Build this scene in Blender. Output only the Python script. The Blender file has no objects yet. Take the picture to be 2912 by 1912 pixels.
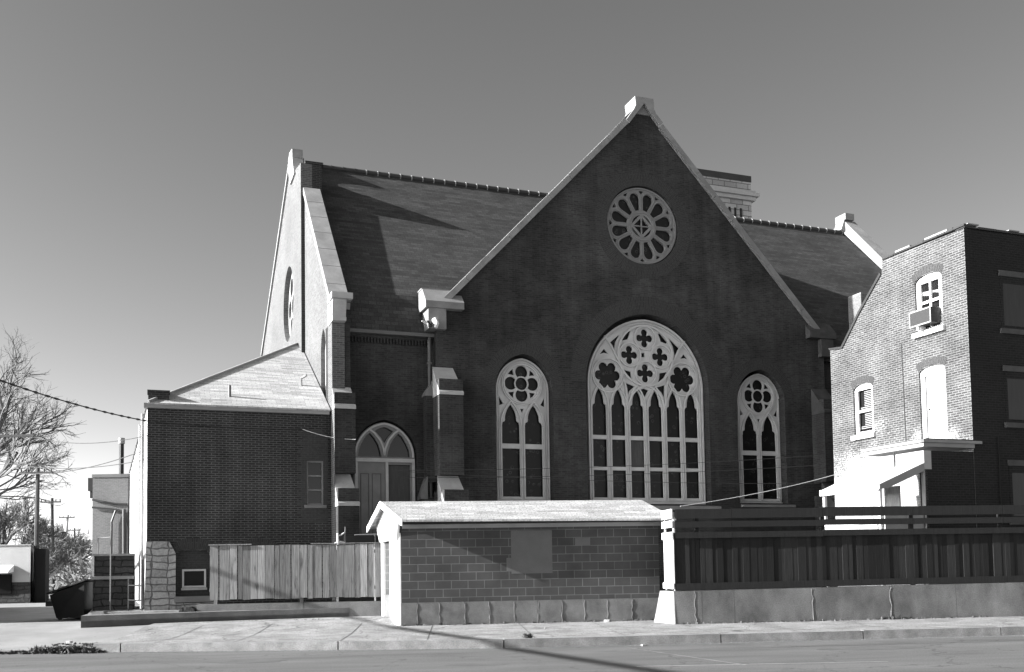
import bpy, bmesh, math, random
from mathutils import Vector, noise
R = math.radians
sc = bpy.context.scene
COL = sc.collection

# ------------------------------------------------------------------ camera
CAMZ = 1.6
PITCH, ROLL = R(3.321), R(-.9305)
FPX, CXP, CYP = 2769.0, 1456.0, 1443.5
fw = Vector((0, math.cos(PITCH), math.sin(PITCH)))
u0 = Vector((0, -math.sin(PITCH), math.cos(PITCH)))
r0 = Vector((1, 0, 0))
cr, sr = math.cos(ROLL), math.sin(ROLL)
rt = r0*cr + u0*sr
up = u0*cr - r0*sr
cd = bpy.data.cameras.new('camera'); cam = bpy.data.objects.new('camera', cd); COL.objects.link(cam)
from mathutils import Matrix
m = Matrix((rt, up, -fw)).transposed().to_4x4(); m.translation = Vector((0, 0, CAMZ)); cam.matrix_world = m
cd.sensor_width = 36; cd.lens = 36*FPX/2912; cd.shift_y = (CYP-956)/2912; cd.shift_x = 0
cd.clip_start = .1; cd.clip_end = 2000
sc.camera = cam

# ------------------------------------------------------------------ light
SUN_EL, SUN_PHI = R(22.0), R(13.3)          # sun low on the left, almost along the street
w = bpy.data.worlds.new("World"); sc.world = w; w.use_nodes = True
nt = w.node_tree; nt.nodes.clear()
sky = nt.nodes.new('ShaderNodeTexSky'); sky.sky_type = 'NISHITA'; sky.sun_disc = False
sky.sun_elevation = SUN_EL; sky.sun_rotation = math.atan2(-math.cos(SUN_PHI), -math.sin(SUN_PHI))
sky.air_density = .35; sky.dust_density = .6; sky.ozone_density = 1.0
sep = nt.nodes.new('ShaderNodeSeparateColor')
# black-and-white film behind a yellow-red filter: mostly the red of the sky
mx1 = nt.nodes.new('ShaderNodeMath'); mx1.operation = 'MULTIPLY'; mx1.inputs[1].default_value = .90
mx2 = nt.nodes.new('ShaderNodeMath'); mx2.operation = 'MULTIPLY_ADD'; mx2.inputs[1].default_value = .07
bg = nt.nodes.new('ShaderNodeBackground'); bg.inputs['Strength'].default_value = .15
out = nt.nodes.new('ShaderNodeOutputWorld')
nt.links.new(sky.outputs[0], sep.inputs[0]); nt.links.new(sep.outputs[0], mx1.inputs[0])
nt.links.new(sep.outputs[1], mx2.inputs[0]); nt.links.new(mx1.outputs[0], mx2.inputs[2])
pw = nt.nodes.new('ShaderNodeMath'); pw.operation = 'POWER'; pw.inputs[1].default_value = 1.15      # film contrast
nt.links.new(mx2.outputs[0], pw.inputs[0]); nt.links.new(pw.outputs[0], bg.inputs['Color']); nt.links.new(bg.outputs[0], out.inputs[0])
ld = bpy.data.lights.new('sun', 'SUN'); ld.energy = 5; ld.angle = R(.5); ld.color = (1, 1, 1)
sun = bpy.data.objects.new('sun', ld); COL.objects.link(sun)
tos = Vector((-math.cos(SUN_PHI)*math.cos(SUN_EL), -math.sin(SUN_PHI)*math.cos(SUN_EL), math.sin(SUN_EL)))
sun.rotation_euler = tos.to_track_quat('Z', 'Y').to_euler()
vs = sc.view_settings; vs.view_transform = 'Standard'; vs.look = 'None'; vs.gamma = 1; vs.exposure = 1.8
sc.cycles.max_bounces = 5; sc.cycles.use_denoising = True; sc.cycles.use_adaptive_sampling = False

# ------------------------------------------------------------------ frames (plan axes of the place)
class Frame:
    def __init__(s, o, th):
        s.o = Vector(o); s.th = th
        s.U = Vector((math.cos(th), math.sin(th), 0)); s.V = Vector((-math.sin(th), math.cos(th), 0))
    def w(s, u, v, z=0): return s.o + s.U*u + s.V*v + Vector((0, 0, z))
    def l(s, p): q = Vector(p)-s.o; return Vector((q.dot(s.U), q.dot(s.V), q.z))
W = Frame((0, 0, 0), 0)
C = Frame((-10.7036, 28.5, 0), R(20.42))          # church and both brick neighbours
S = Frame((-2.7212, 23.7123, 0), R(6.34))         # street, kerb, shed, long wall
C0 = Vector((0, 0, CAMZ))
def ray(x, y): return fw*FPX + rt*(x-CXP) - up*(y-CYP)
def onv(fr, x, y, v):                             # point of the wall plane v=const seen at a photo pixel: (u, z)
    d = ray(x, y); t = (fr.w(0, v)-C0).dot(fr.V)/d.dot(fr.V); q = fr.l(C0+d*t); return q.x, q.z
def aty(x, y, Y):
    d = ray(x, y); return C0+d*(Y/d.y)

# ------------------------------------------------------------------ mesh builder
class M:
    def __init__(s): s.v = []; s.f = []; s.mi = []
    def add(s, vs, fs, mi=0):
        o = len(s.v); s.v += [tuple(p) for p in vs]; s.f += [tuple(i+o for i in f) for f in fs]; s.mi += [mi]*len(fs); return s
    def box(s, x0, x1, y0, y1, z0, z1, mi=0):
        x0, x1 = sorted((x0, x1)); y0, y1 = sorted((y0, y1)); z0, z1 = sorted((z0, z1))
        return s.add([(x0,y0,z0),(x1,y0,z0),(x1,y1,z0),(x0,y1,z0),(x0,y0,z1),(x1,y0,z1),(x1,y1,z1),(x0,y1,z1)],
              [(0,3,2,1),(4,5,6,7),(0,1,5,4),(1,2,6,5),(2,3,7,6),(3,0,4,7)], mi)
    def prism(s, poly, a, b, ax='v', mi=0):
        n = len(poly); A = sum(poly[i][0]*poly[(i+1)%n][1]-poly[(i+1)%n][0]*poly[i][1] for i in range(n))
        if A < 0: poly = poly[::-1]
        def P(p, t):
            return (p[0], t, p[1]) if ax == 'v' else (t, p[0], p[1]) if ax == 'u' else (p[0], p[1], t)
        a, b = min(a, b), max(a, b)
        vs = [P(p, a) for p in poly]+[P(p, b) for p in poly]
        fs = [tuple(range(n)), tuple(range(2*n-1, n-1, -1))]+[(i, i+n, (i+1) % n+n, (i+1) % n) for i in range(n)]
        if ax != 'v': fs = [f[::-1] for f in fs]
        return s.add(vs, fs, mi)
    def tube(s, path, r, n=6, closed=False, r1=None, mi=0, caps=True):
        path = [Vector(p) for p in path]; N = len(path); vs = []
        ref = None
        for i, p in enumerate(path):
            if closed: t = path[(i+1) % N]-path[i-1]
            else: t = path[min(i+1, N-1)]-path[max(i-1, 0)]
            t.normalize()
            if ref is None: ref = Vector((0, 0, 1)) if abs(t.z) < .9 else Vector((0, 1, 0))
            a = t.cross(ref)
            if a.length < 1e-4: a = t.cross(Vector((1, .3, .1)))
            a.normalize(); b = a.cross(t); 
            if not closed: ref = b
            else: ref = b
            rr = r if r1 is None else r+(r1-r)*i/max(N-1, 1)
            if callable(r): rr = r(i)
            for k in range(n):
                an = 2*math.pi*(k+.5)/n; vs.append(p+a*math.cos(an)*rr+b*math.sin(an)*rr)
        fs = []
        for i in range(N if closed else N-1):
            j = (i+1) % N
            for k in range(n):
                k2 = (k+1) % n; fs.append((i*n+k, i*n+k2, j*n+k2, j*n+k))
        if caps and not closed: fs += [tuple(range(n))[::-1], tuple((N-1)*n+k for k in range(n))]
        return s.add(vs, fs, mi)
def plate(loops, d0, d1, ax='v', bev=0.0):
    """flat piece with openings (scan-filled loops in (u,z)), from depth d0 (front) to d1; ax='u': loops in (v,z)"""
    cu = bpy.data.curves.new('c', 'CURVE'); cu.dimensions = '2D'; cu.fill_mode = 'BOTH'
    cu.extrude = (d1-d0)/2 - bev; cu.bevel_depth = bev; cu.bevel_resolution = 0
    if bev: cu.offset = -bev
    jr = random.Random(5); jt_ = .0004 if len(loops) > 15 else 0
    for lp in loops:
        lp = [(p[0]+jr.uniform(-jt_, jt_), p[1]+jr.uniform(-jt_, jt_)) for p in lp]
        sp = cu.splines.new('POLY'); sp.points.add(len(lp)-1)
        for i, p in enumerate(lp): sp.points[i].co = (p[0], p[1], 0, 1)
        sp.use_cyclic_u = True
    ob = bpy.data.objects.new('c', cu); me = bpy.data.meshes.new_from_object(ob)
    mm = M(); mid = (d0+d1)/2
    if ax == 'v': vs = [(v.co.x, mid-v.co.z, v.co.y) for v in me.vertices]
    elif ax == 'z': vs = [(v.co.x, v.co.y, mid+v.co.z) for v in me.vertices]
    else: vs = [(mid-v.co.z, v.co.x, v.co.y) for v in me.vertices]
    fs = [tuple(p.vertices) for p in me.polygons]
    bpy.data.objects.remove(ob); bpy.data.curves.remove(cu); bpy.data.meshes.remove(me)
    bm = bmesh.new(); bv = [bm.verts.new(v) for v in vs]
    for f in fs:
        try: bm.faces.new([bv[i] for i in f])
        except ValueError: pass
    bmesh.ops.remove_doubles(bm, verts=bm.verts, dist=1e-5); bmesh.ops.recalc_face_normals(bm, faces=bm.faces)
    bm.verts.index_update()
    mm.add([v.co[:] for v in bm.verts], [tuple(v.index for v in f.verts) for f in bm.faces]); bm.free()
    return mm

def mesh_of(mm, name, base, smooth=False, uvmode=None):
    me = bpy.data.meshes.new(name)
    b = Vector(base)
    me.from_pydata([tuple(Vector(v)-b) for v in mm.v], [], mm.f); me.update()
    for p, i in zip(me.polygons, mm.mi): p.material_index = i
    uv = me.uv_layers.new(name='UVMap')
    Z = Vector((0, 0, 1))
    for p in me.polygons:
        n = p.normal
        if abs(n.z) > .98: t = Vector((1, 0, 0)); bb = Vector((0, 1, 0))
        else:
            t = Z.cross(n).normalized(); bb = n.cross(t)
        for li in p.loop_indices:
            co = Vector(mm.v[me.loops[li].vertex_index])
            uv.data[li].uv = (co.dot(t), co.dot(bb))
        if smooth: p.use_smooth = True
    return me
def tag(o, label=None, cat=None, group=None, kind=None):
    if label: o['label'] = label
    if cat: o['category'] = cat
    if group: o['group'] = group
    if kind: o['kind'] = kind
    return o
class Thing:
    """an Empty at the thing's base; parts are meshes given in the frame's coordinates"""
    def __init__(s, name, label, cat, fr=W, base=(0, 0, 0), group=None):
        s.fr = fr; s.base = Vector(base)
        e = bpy.data.objects.new(name, None); COL.objects.link(e); e.empty_display_size = .3
        e.location = fr.w(*base); e.rotation_euler = (0, 0, fr.th); tag(e, label, cat, group); s.e = e
    def part(s, name, mm, mat, parent=None, label=None, smooth=False, kind=None):
        me = mesh_of(mm, name, s.base, smooth)
        for m_ in (mat if isinstance(mat, (list, tuple)) else [mat]): me.materials.append(m_)
        o = bpy.data.objects.new(name, me); COL.objects.link(o); o.parent = parent or s.e
        if label: o['label'] = label
        if kind: o['kind'] = kind
        return o
def solo(name, mm, mat, label, cat, fr=W, base=(0, 0, 0), group=None, kind=None, smooth=False):
    me = mesh_of(mm, name, base, smooth)
    for m_ in (mat if isinstance(mat, (list, tuple)) else [mat]): me.materials.append(m_)
    o = bpy.data.objects.new(name, me); COL.objects.link(o)
    o.location = fr.w(*base); o.rotation_euler = (0, 0, fr.th)
    return tag(o, label, cat, group, kind)

# ------------------------------------------------------------------ materials
class N:
    def __init__(s, name, rough=.85, spec=.3):
        s.m = bpy.data.materials.new(name); s.m.use_nodes = True; s.t = s.m.node_tree; s.p = s.t.nodes['Principled BSDF']
        s.p.inputs['Roughness'].default_value = rough; s.p.inputs['Specular IOR Level'].default_value = spec
    def n(s, t, **k):
        x = s.t.nodes.new(t)
        for a, b in k.items():
            if a in x.inputs: x.inputs[a].default_value = b
            else: setattr(x, a, b)
        return x
    def L(s, a, b): s.t.links.new(a, b)
    def coord(s, kind='UV', scale=(1, 1, 1)):
        c = s.n('ShaderNodeTexCoord'); mp = s.n('ShaderNodeMapping'); mp.inputs['Scale'].default_value = scale
        s.L(c.outputs[kind], mp.inputs['Vector']); return mp.outputs[0]
    def noise(s, vec, scale, detail=4, rough=.6):
        x = s.n('ShaderNodeTexNoise'); x.inputs['Scale'].default_value = scale; x.inputs['Detail'].default_value = detail; x.inputs['Roughness'].default_value = rough
        s.L(vec, x.inputs['Vector']); return x.outputs['Fac']
    def ramp(s, f, a, b, v0=0., v1=1.):
        x = s.n('ShaderNodeMapRange'); x.inputs['From Min'].default_value = a; x.inputs['From Max'].default_value = b
        x.inputs['To Min'].default_value = v0; x.inputs['To Max'].default_value = v1; s.L(f, x.inputs['Value']); return x.outputs[0]
    def mul(s, a, b, op='MULTIPLY'):
        x = s.n('ShaderNodeMath'); x.operation = op
        for i, q in enumerate((a, b)):
            if isinstance(q, (int, float)): x.inputs[i].default_value = q
            else: s.L(q, x.inputs[i])
        return x.outputs[0]
    def mix(s, f, a, b):
        x = s.n('ShaderNodeMix'); x.data_type = 'FLOAT'
        for i, q in ((0, f), (2, a), (3, b)):
            if isinstance(q, (int, float)): x.inputs[i].default_value = q
            else: s.L(q, x.inputs[i])
        return x.outputs[0]
    def grey(s, f):
        x = s.n('ShaderNodeCombineColor')
        for i in range(3): s.L(f, x.inputs[i])
        s.L(x.outputs[0], s.p.inputs['Base Color'])
    def bump(s, h, st=.3, d=.02):
        x = s.n('ShaderNodeBump'); x.inputs['Strength'].default_value = st; x.inputs['Distance'].default_value = d
        s.L(h, x.inputs['Height']); s.L(x.outputs[0], s.p.inputs['Normal'])
    def brick(s, vec, w_, h_, mort, c1, c2, cm, off=.5, bias=0., smooth=.1, freq=2):
        x = s.n('ShaderNodeTexBrick'); x.offset = off; x.offset_frequency = freq; x.squash = 1
        x.inputs['Color1'].default_value = (c1,)*3+(1,); x.inputs['Color2'].default_value = (c2,)*3+(1,); x.inputs['Mortar'].default_value = (cm,)*3+(1,)
        x.inputs['Scale'].default_value = 1; x.inputs['Mortar Size'].default_value = mort; x.inputs['Mortar Smooth'].default_value = smooth
        x.inputs['Bias'].default_value = bias; x.inputs['Brick Width'].default_value = w_; x.inputs['Row Height'].default_value = h_
        s.L(vec, x.inputs['Vector']); b = s.n('ShaderNodeRGBToBW'); s.L(x.outputs['Color'], b.inputs[0]); return b.outputs[0], x.outputs['Fac']

def mat_brick(name, c1, c2, cm, stain=.25, w_=.213, h_=.0677, mort=.011, bump=.5, vstreak=0., sscale=.35, seed=0):
    q = N(name, .9, .2); uv = q.coord('UV')
    mp = q.n('ShaderNodeMapping'); mp.inputs['Location'].default_value = (seed*3.7, seed*1.31, seed); q.L(uv, mp.inputs[0])
    c, f = q.brick(uv, w_, h_, mort, c1, c2, cm)
    big = q.ramp(q.noise(mp.outputs[0], sscale, 5, .6), .3, .7, 1-stain, 1+stain)
    fine = q.ramp(q.noise(mp.outputs[0], 14, 3), .3, .7, .85, 1.15)
    v = q.mul(q.mul(c, big), fine)
    if vstreak:
        st = q.n('ShaderNodeMapping'); st.inputs['Scale'].default_value = (3.0, .18, 1); q.L(mp.outputs[0], st.inputs[0])
        v = q.mul(v, q.ramp(q.noise(st.outputs[0], 1, 4), .35, .65, 1-vstreak, 1+vstreak))
    q.grey(v)
    h = q.mul(q.mul(f, -1.), q.mul(q.noise(uv, 40, 2), .4), 'ADD'); q.bump(h, bump, .012)
    return q.m
def mat_noise(name, a, b, scale=3, rough=.85, bump=.2, aniso=(1, 1, 1), fine=.15, kind='UV', spec=.3, fs=60, lo=.3, hi=.7):
    q = N(name, rough, spec); uv = q.coord(kind, aniso)
    n1 = q.noise(uv, scale, 6, .62); f = q.noise(uv, fs, 2)
    q.grey(q.mul(q.ramp(n1, lo, hi, a, b), q.ramp(f, .3, .7, 1-fine, 1+fine)))
    if bump: q.bump(q.mul(n1, f, 'ADD'), bump, .02)
    return q.m

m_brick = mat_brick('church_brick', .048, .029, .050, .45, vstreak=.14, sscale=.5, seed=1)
m_voussoir = mat_brick('voussoir_brick', .046, .033, .056, .1, seed=2)
m_brick_lit = mat_brick('church_brick_sunlit', .105, .062, .135, .15, seed=3)  # paler copy of church_brick: direct sun put into the colour
m_annex = mat_brick('annex_brick', .031, .020, .085, .42, vstreak=.15, sscale=.4, mort=.0115, seed=4)
m_patch = mat_brick('patch_brick', .055, .047, .062, .12, seed=5)
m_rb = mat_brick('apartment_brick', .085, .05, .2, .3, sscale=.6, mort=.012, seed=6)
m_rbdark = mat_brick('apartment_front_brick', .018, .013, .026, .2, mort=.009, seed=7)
m_chim = mat_brick('chimney_brick', .03, .02, .06, .2, seed=8)
m_slate = None
def mat_roof(name, a, b, gap, rowh, wid, stain=.25, fine=.25, seed=0):
    q = N(name, .8, .25); uv = q.coord('UV')
    c, f = q.brick(uv, wid, rowh, .008, a, b, gap, smooth=.3)
    c2, _ = q.brick(uv, wid*3.1, rowh, .0, .8, 1.25, 1, off=.37)
    n1 = q.ramp(q.noise(uv, .5, 5), .3, .7, 1-stain, 1+stain); n2 = q.ramp(q.noise(uv, 20, 3), .3, .7, 1-fine, 1+fine)
    q.grey(q.mul(q.mul(q.mul(c, c2), n1), n2)); q.bump(q.mul(f, -1.), .5, .015); return q.m
m_slate = mat_roof('roof_slate', .052, .035, .02, .16, .26)
m_shingle = mat_roof('annex_shingle', .39, .31, .2, .14, .3, .12, .25)
m_shingle2 = mat_roof('shed_shingle', .34, .26, .19, .13, .3, .18, .4)
m_lime = mat_noise('limestone', .32, .42, 2.5, .85, .3)
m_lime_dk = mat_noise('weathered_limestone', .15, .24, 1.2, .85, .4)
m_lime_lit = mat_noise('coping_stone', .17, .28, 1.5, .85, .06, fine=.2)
m_tracery = mat_noise('painted_tracery', .47, .60, 2.0, .6, .1, fine=.08)
m_cream = mat_noise('cream_paint', .19, .27, 1.5, .6, .08, fine=.06)
m_white = mat_noise('white_paint', .55, .68, 2, .55, .1, fine=.04)
m_whitewash = mat_noise('whitewashed_brick', .27, .4, 1.2, .8, .3, fine=.1)
m_greypaint = mat_noise('grey_painted_metal', .10, .13, 2, .5, .05)
m_darkmetal = mat_noise('dark_metal', .02, .035, 2, .45, .05)
m_black = mat_noise('black_steel', .006, .011, 3, .5, .1)
m_ridge = mat_noise('ridge_tile', .03, .045, 2, .6, .1)
m_ridgeband = mat_noise('ridge_joint', .22, .30, 2, .6, .1)
m_stone_tower = mat_brick('tower_ashlar', .42, .27, .12, .15, w_=.75, h_=.30, mort=.022, seed=9)
def mat_rubble(name, a, b, cm, sx, sz, seed=0, stain=.2, thr=.055):
    q = N(name, .9, .2); uv = q.coord('UV'); 
    wob = q.n('ShaderNodeTexNoise'); wob.inputs['Scale'].default_value = 2.2; q.L(uv, wob.inputs['Vector'])
    ad = q.n('ShaderNodeVectorMath'); ad.operation = 'MULTIPLY_ADD'; ad.inputs[1].default_value = (.30, .16, 0); q.L(wob.outputs['Color'], ad.inputs[0]); q.L(uv, ad.inputs[2])
    c, f = q.brick(ad.outputs[0], sx, sz, thr*.35, a, b, cm, off=.41, smooth=.3, freq=1+seed % 2)
    fine = q.ramp(q.noise(uv, 12, 4), .3, .7, .8, 1.2); big = q.ramp(q.noise(uv, 1.6, 4), .3, .7, 1-stain, 1+stain)
    q.grey(q.mul(q.mul(c, fine), big)); q.bump(q.mul(q.mul(f, -1.5), q.noise(uv, 9, 5), 'ADD'), .9, .05); return q.m
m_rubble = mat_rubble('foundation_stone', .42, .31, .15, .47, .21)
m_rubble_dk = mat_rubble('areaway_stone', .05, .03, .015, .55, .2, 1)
# board wood: tone per board and vertical grain
def mat_wood(name, a, b, grain=.35, stain=.4):
    q = N(name, .85, .2); uv = q.coord('UV'); g = q.n('ShaderNodeNewGeometry')
    tone = q.ramp(g.outputs['Random Per Island'], 0, 1, a, b)
    mp = q.n('ShaderNodeMapping'); mp.inputs['Scale'].default_value = (38, 1.6, 1); q.L(uv, mp.inputs[0])
    gr = q.ramp(q.noise(mp.outputs[0], 1, 5, .7), .3, .7, 1-grain, 1+grain)
    mp2 = q.n('ShaderNodeMapping'); mp2.inputs['Scale'].default_value = (5, 1.1, 1); q.L(uv, mp2.inputs[0])
    st = q.ramp(q.noise(mp2.outputs[0], 1.3, 5, .65), .56, .72, 1, 1-stain)
    q.grey(q.mul(q.mul(tone, gr), st)); q.bump(gr, .3, .01); return q.m
m_wood = mat_wood('weathered_boards', .085, .22, .45, .65)
m_wooddark = mat_wood('dark_stained_boards', .008, .022, .3, .3)
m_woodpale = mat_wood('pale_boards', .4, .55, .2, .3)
def mat_cmu():
    q = N('painted_block', .85, .2); uv = q.coord('UV')
    c, f = q.brick(uv, .406, .203, .0085, .055, .040, .095, smooth=.2)
    c3, _ = q.brick(uv, .406, .203, .0, .75, 1.3, 1)
    n1 = q.ramp(q.noise(uv, 1.1, 5), .35, .65, .82, 1.18)
    mm_ = q.noise(uv, .9, 2); 
    q.grey(q.mul(q.mul(c, n1), q.mul(c3, 1.))); q.bump(q.mul(f, -1.), .4, .01); return q.m
m_cmu = mat_cmu()
m_cmupatch = mat_noise('painted_over_patch', .082, .10, 2, .8, .05)
m_conc = mat_noise('wall_concrete', .055, .17, 1.3, .9, .4, aniso=(1, .6, 1), fine=.25)
m_concbase = mat_noise('shed_base_concrete', .07, .17, 1.6, .9, .35, fine=.2)
m_conc_lt = mat_noise('kerb_concrete', .12, .28, 2.4, .9, .4, fine=.35)
def mat_walk():
    q = N('sidewalk_concrete', .95, .15); uv = q.coord('UV')
    n1 = q.ramp(q.noise(uv, 1.3, 7, .7), .32, .68, .14, .32); f = q.ramp(q.noise(uv, 24, 4, .75), .3, .7, .45, 1.45)
    v = q.n('ShaderNodeTexVoronoi'); v.feature = 'DISTANCE_TO_EDGE'; v.inputs['Scale'].default_value = .45
    wb = q.n('ShaderNodeTexNoise'); wb.inputs['Scale'].default_value = 1.5; wb.inputs['Detail'].default_value = 5; q.L(uv, wb.inputs['Vector'])
    ad = q.n('ShaderNodeVectorMath'); ad.operation = 'MULTIPLY_ADD'; ad.inputs[1].default_value = (.9, .9, 0); q.L(wb.outputs['Color'], ad.inputs[0]); q.L(uv, ad.inputs[2]); q.L(ad.outputs[0], v.inputs['Vector'])
    cr_ = q.ramp(v.outputs['Distance'], .0, .012, .4, 1)
    q.grey(q.mul(q.mul(n1, f), cr_)); q.bump(f, .5, .01); return q.m
m_walk = mat_walk()
def mat_asph():
    q = N('worn_asphalt', .9, .2); uv = q.coord('UV'); mp = q.n('ShaderNodeMapping'); mp.inputs['Scale'].default_value = (.25, 1.5, 1); q.L(uv, mp.inputs[0])
    a = q.ramp(q.noise(mp.outputs[0], .8, 5, .6), .3, .7, .08, .135); b = q.ramp(q.noise(uv, 45, 3, .8), .3, .7, .55, 1.45); c = q.ramp(q.noise(uv, .6, 6, .7), .55, .7, 1, .8)
    v = q.n('ShaderNodeTexVoronoi'); v.feature = 'DISTANCE_TO_EDGE'; v.inputs['Scale'].default_value = .3
    wb = q.n('ShaderNodeTexNoise'); wb.inputs['Scale'].default_value = 1.8; wb.inputs['Detail'].default_value = 6; q.L(uv, wb.inputs['Vector'])
    ad = q.n('ShaderNodeVectorMath'); ad.operation = 'MULTIPLY_ADD'; ad.inputs[1].default_value = (1.2, 1.2, 0); q.L(wb.outputs['Color'], ad.inputs[0]); q.L(uv, ad.inputs[2]); q.L(ad.outputs[0], v.inputs['Vector'])
    q.grey(q.mul(q.mul(q.mul(a, b), c), q.ramp(v.outputs['Distance'], 0, .006, .55, 1))); q.bump(b, .4, .008); return q.m
m_asph = mat_asph()
m_mark = mat_noise('worn_road_paint', .28, .42, 5, .8, .1)
m_tar = mat_noise('tar_seam', .05, .08, 5, .7, .1)
m_soil = mat_noise('lot_soil', .10, .2, 1.5, .95, .5, fine=.3)
m_ground = mat_noise('ground_dirt', .12, .2, .4, .95, .3, fine=.3)
m_alley = mat_noise('alley_paving', .16, .26, .6, .95, .3, fine=.3)
m_bark = mat_noise('bark', .08, .14, 3, .9, .2, kind='Object')
m_barkpale = mat_noise('pale_bark', .3, .4, 3, .9, .2, kind='Object')
m_twig = mat_noise('twigs', .11, .16, 3, .9, 0, kind='Object')
m_scrub = mat_noise('scrub', .10, .22, 1.5, .9, 0, kind='Object')
m_weed = mat_noise('weeds', .05, .13, 6, .9, 0, kind='Object')
m_pole = mat_noise('pole_wood', .05, .09, 2, .9, .2, kind='Object')
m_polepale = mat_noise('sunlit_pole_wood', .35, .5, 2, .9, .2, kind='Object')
m_wire = mat_noise('wire', .02, .03, 3, .6, 0, kind='Object')
m_wirepale = mat_noise('pale_wire', .6, .7, 3, .5, 0, kind='Object')
m_joint = mat_noise('mortar_joint', .035, .05, 4, .9, 0)
m_mortarpale = mat_noise('pale_smear', .4, .5, 4, .9, 0)
def mat_glass(name, base=.009, pat=.05, sc_=6.0):
    q = N(name, .35, .25); uv = q.coord('UV')
    v = q.n('ShaderNodeTexVoronoi'); v.feature = 'F1'; v.inputs['Scale'].default_value = sc_; q.L(uv, v.inputs['Vector'])
    ringv = q.ramp(q.mul(q.mul(v.outputs['Distance'], .30, 'SUBTRACT'), 0, 'ADD'), 0., .12, 1, 0)
    edge = q.mul(ringv, q.ramp(v.outputs['Distance'], .18, .3, 0, 1))
    msk = q.ramp(q.noise(uv, 1.7, 3), .48, .62, 0, 1)
    q.grey(q.mul(q.mul(q.mul(edge, msk), pat), base, 'ADD')); return q.m
m_glass = mat_glass('stained_glass')
m_pane = mat_noise('window_pane', .008, .012, 2, .15, 0, fine=0, spec=.5)
m_curtain = mat_noise('window_curtain', .20, .42, 9, .8, .05, aniso=(3, .3, 1))
m_panedim = mat_noise('curtained_pane', .055, .085, 6, .5, 0, aniso=(3, .3, 1))
# annex side wall: peeling white coating over brick
def mat_peel():
    q = N('peeling_coated_brick', .9, .2); uv = q.coord('UV')
    mp = q.n('ShaderNodeMapping'); mp.inputs['Scale'].default_value = (1.1, .22, 1); q.L(uv, mp.inputs[0])
    n1 = q.ramp(q.noise(mp.outputs[0], 2.2, 7, .7), .47, .55, 0, 1)
    q.grey(q.mix(n1, .5, .05)); return q.m
m_peel = mat_peel()
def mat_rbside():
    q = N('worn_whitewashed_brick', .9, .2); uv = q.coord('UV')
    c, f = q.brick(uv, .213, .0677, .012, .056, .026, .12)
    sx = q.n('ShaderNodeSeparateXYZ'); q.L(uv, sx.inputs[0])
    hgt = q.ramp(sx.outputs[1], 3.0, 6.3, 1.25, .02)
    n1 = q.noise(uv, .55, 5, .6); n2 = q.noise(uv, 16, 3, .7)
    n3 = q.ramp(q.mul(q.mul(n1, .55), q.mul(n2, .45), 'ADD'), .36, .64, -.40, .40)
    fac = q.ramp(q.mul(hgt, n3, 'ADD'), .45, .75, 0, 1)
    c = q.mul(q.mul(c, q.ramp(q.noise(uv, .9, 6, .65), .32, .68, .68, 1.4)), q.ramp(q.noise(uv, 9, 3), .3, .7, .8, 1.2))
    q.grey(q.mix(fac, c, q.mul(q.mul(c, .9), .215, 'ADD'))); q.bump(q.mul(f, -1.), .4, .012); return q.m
m_rbside = mat_rbside()

# ------------------------------------------------------------------ shape helpers
def arch_pts(uc, hw, zs, za, n=14):
    """pointed arch from the right springing over the apex to the left springing"""
    h = za-zs; r = (h*h+hw*hw)/(2*hw); pts = []
    a0 = math.acos(max(-1, min(1, (r-hw)/r)))
    for i in range(n+1):
        a = a0*i/n; pts.append((uc+hw-r+r*math.cos(a), zs+r*math.sin(a)))
    return pts+[(2*uc-p[0], p[1]) for p in pts[::-1][1:]]
def lancet(uc, hw, z0, zs, za, n=14): return [(uc-hw, z0), (uc+hw, z0)]+arch_pts(uc, hw, zs, za, n)
def circ(uc, zc, r, n=32, a0=0, rz=None): return [(uc+r*math.cos(a0+2*math.pi*i/n), zc+(rz or r)*math.sin(a0+2*math.pi*i/n)) for i in range(n)]
def rect(a, b, c, d): return [(a, c), (b, c), (b, d), (a, d)]
def foil(uc, zc, k, rc, rl, a0=0, n=72, rmin=0):
    """hole made of k lobes (radius rl, centres at rc)"""
    pts = []
    for i in range(n):
        a = a0+2*math.pi*i/n; best = rmin
        for j in range(k):
            b = a0+2*math.pi*j/k; d = a-b; x = rc*math.cos(d); y2 = rl*rl-(rc*math.sin(d))**2
            if y2 >= 0 and x > 0: best = max(best, x+math.sqrt(y2))
        pts.append((uc+best*math.cos(a), zc+best*math.sin(a)))
    return pts
def lights_hole(uc, hw, z0, zs, za):
    """cusped head of a light: straight sides, small cusp, ogee to the point"""
    r = [(uc-hw, z0), (uc+hw, z0), (uc+hw, zs-.02), (uc+hw*.93, zs+.07), (uc+hw*.70, zs+.11), (uc+hw*.66, zs+.16)]
    top = arch_pts(uc, hw*.66, zs+.17, za, 8)[1:]
    L_ = [(2*uc-p[0], p[1]) for p in r[2:]][::-1]
    return r+top[:-1]+L_
def path3(pts, v): return [(p[0], v, p[1]) for p in pts]
def ringbar(mm, pts, v, r, closed=True): mm.tube(path3(pts, v), r*1.35, 4, closed=closed)
def polar_lobe(uc, zc, rc, rl, rin, ang, n=14):
    """lobe circle (centre rc along ang) cut away inside radius rin"""
    cx, cz = uc+rc*math.cos(ang), zc+rc*math.sin(ang); pts = []
    for i in range(28):
        a = 2*math.pi*i/28; x, z = cx+rl*math.cos(a), cz+rl*math.sin(a)
        d = math.hypot(x-uc, z-zc)
        if d < rin: x, z = uc+(x-uc)/d*rin, zc+(z-zc)/d*rin
        pts.append((x, z))
    return pts

# ================================================================== SETTING
gm = M().box(-400, 400, -60, 600, -.30, -.02)
solo('ground', gm, m_ground, None, None, kind='structure')
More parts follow.
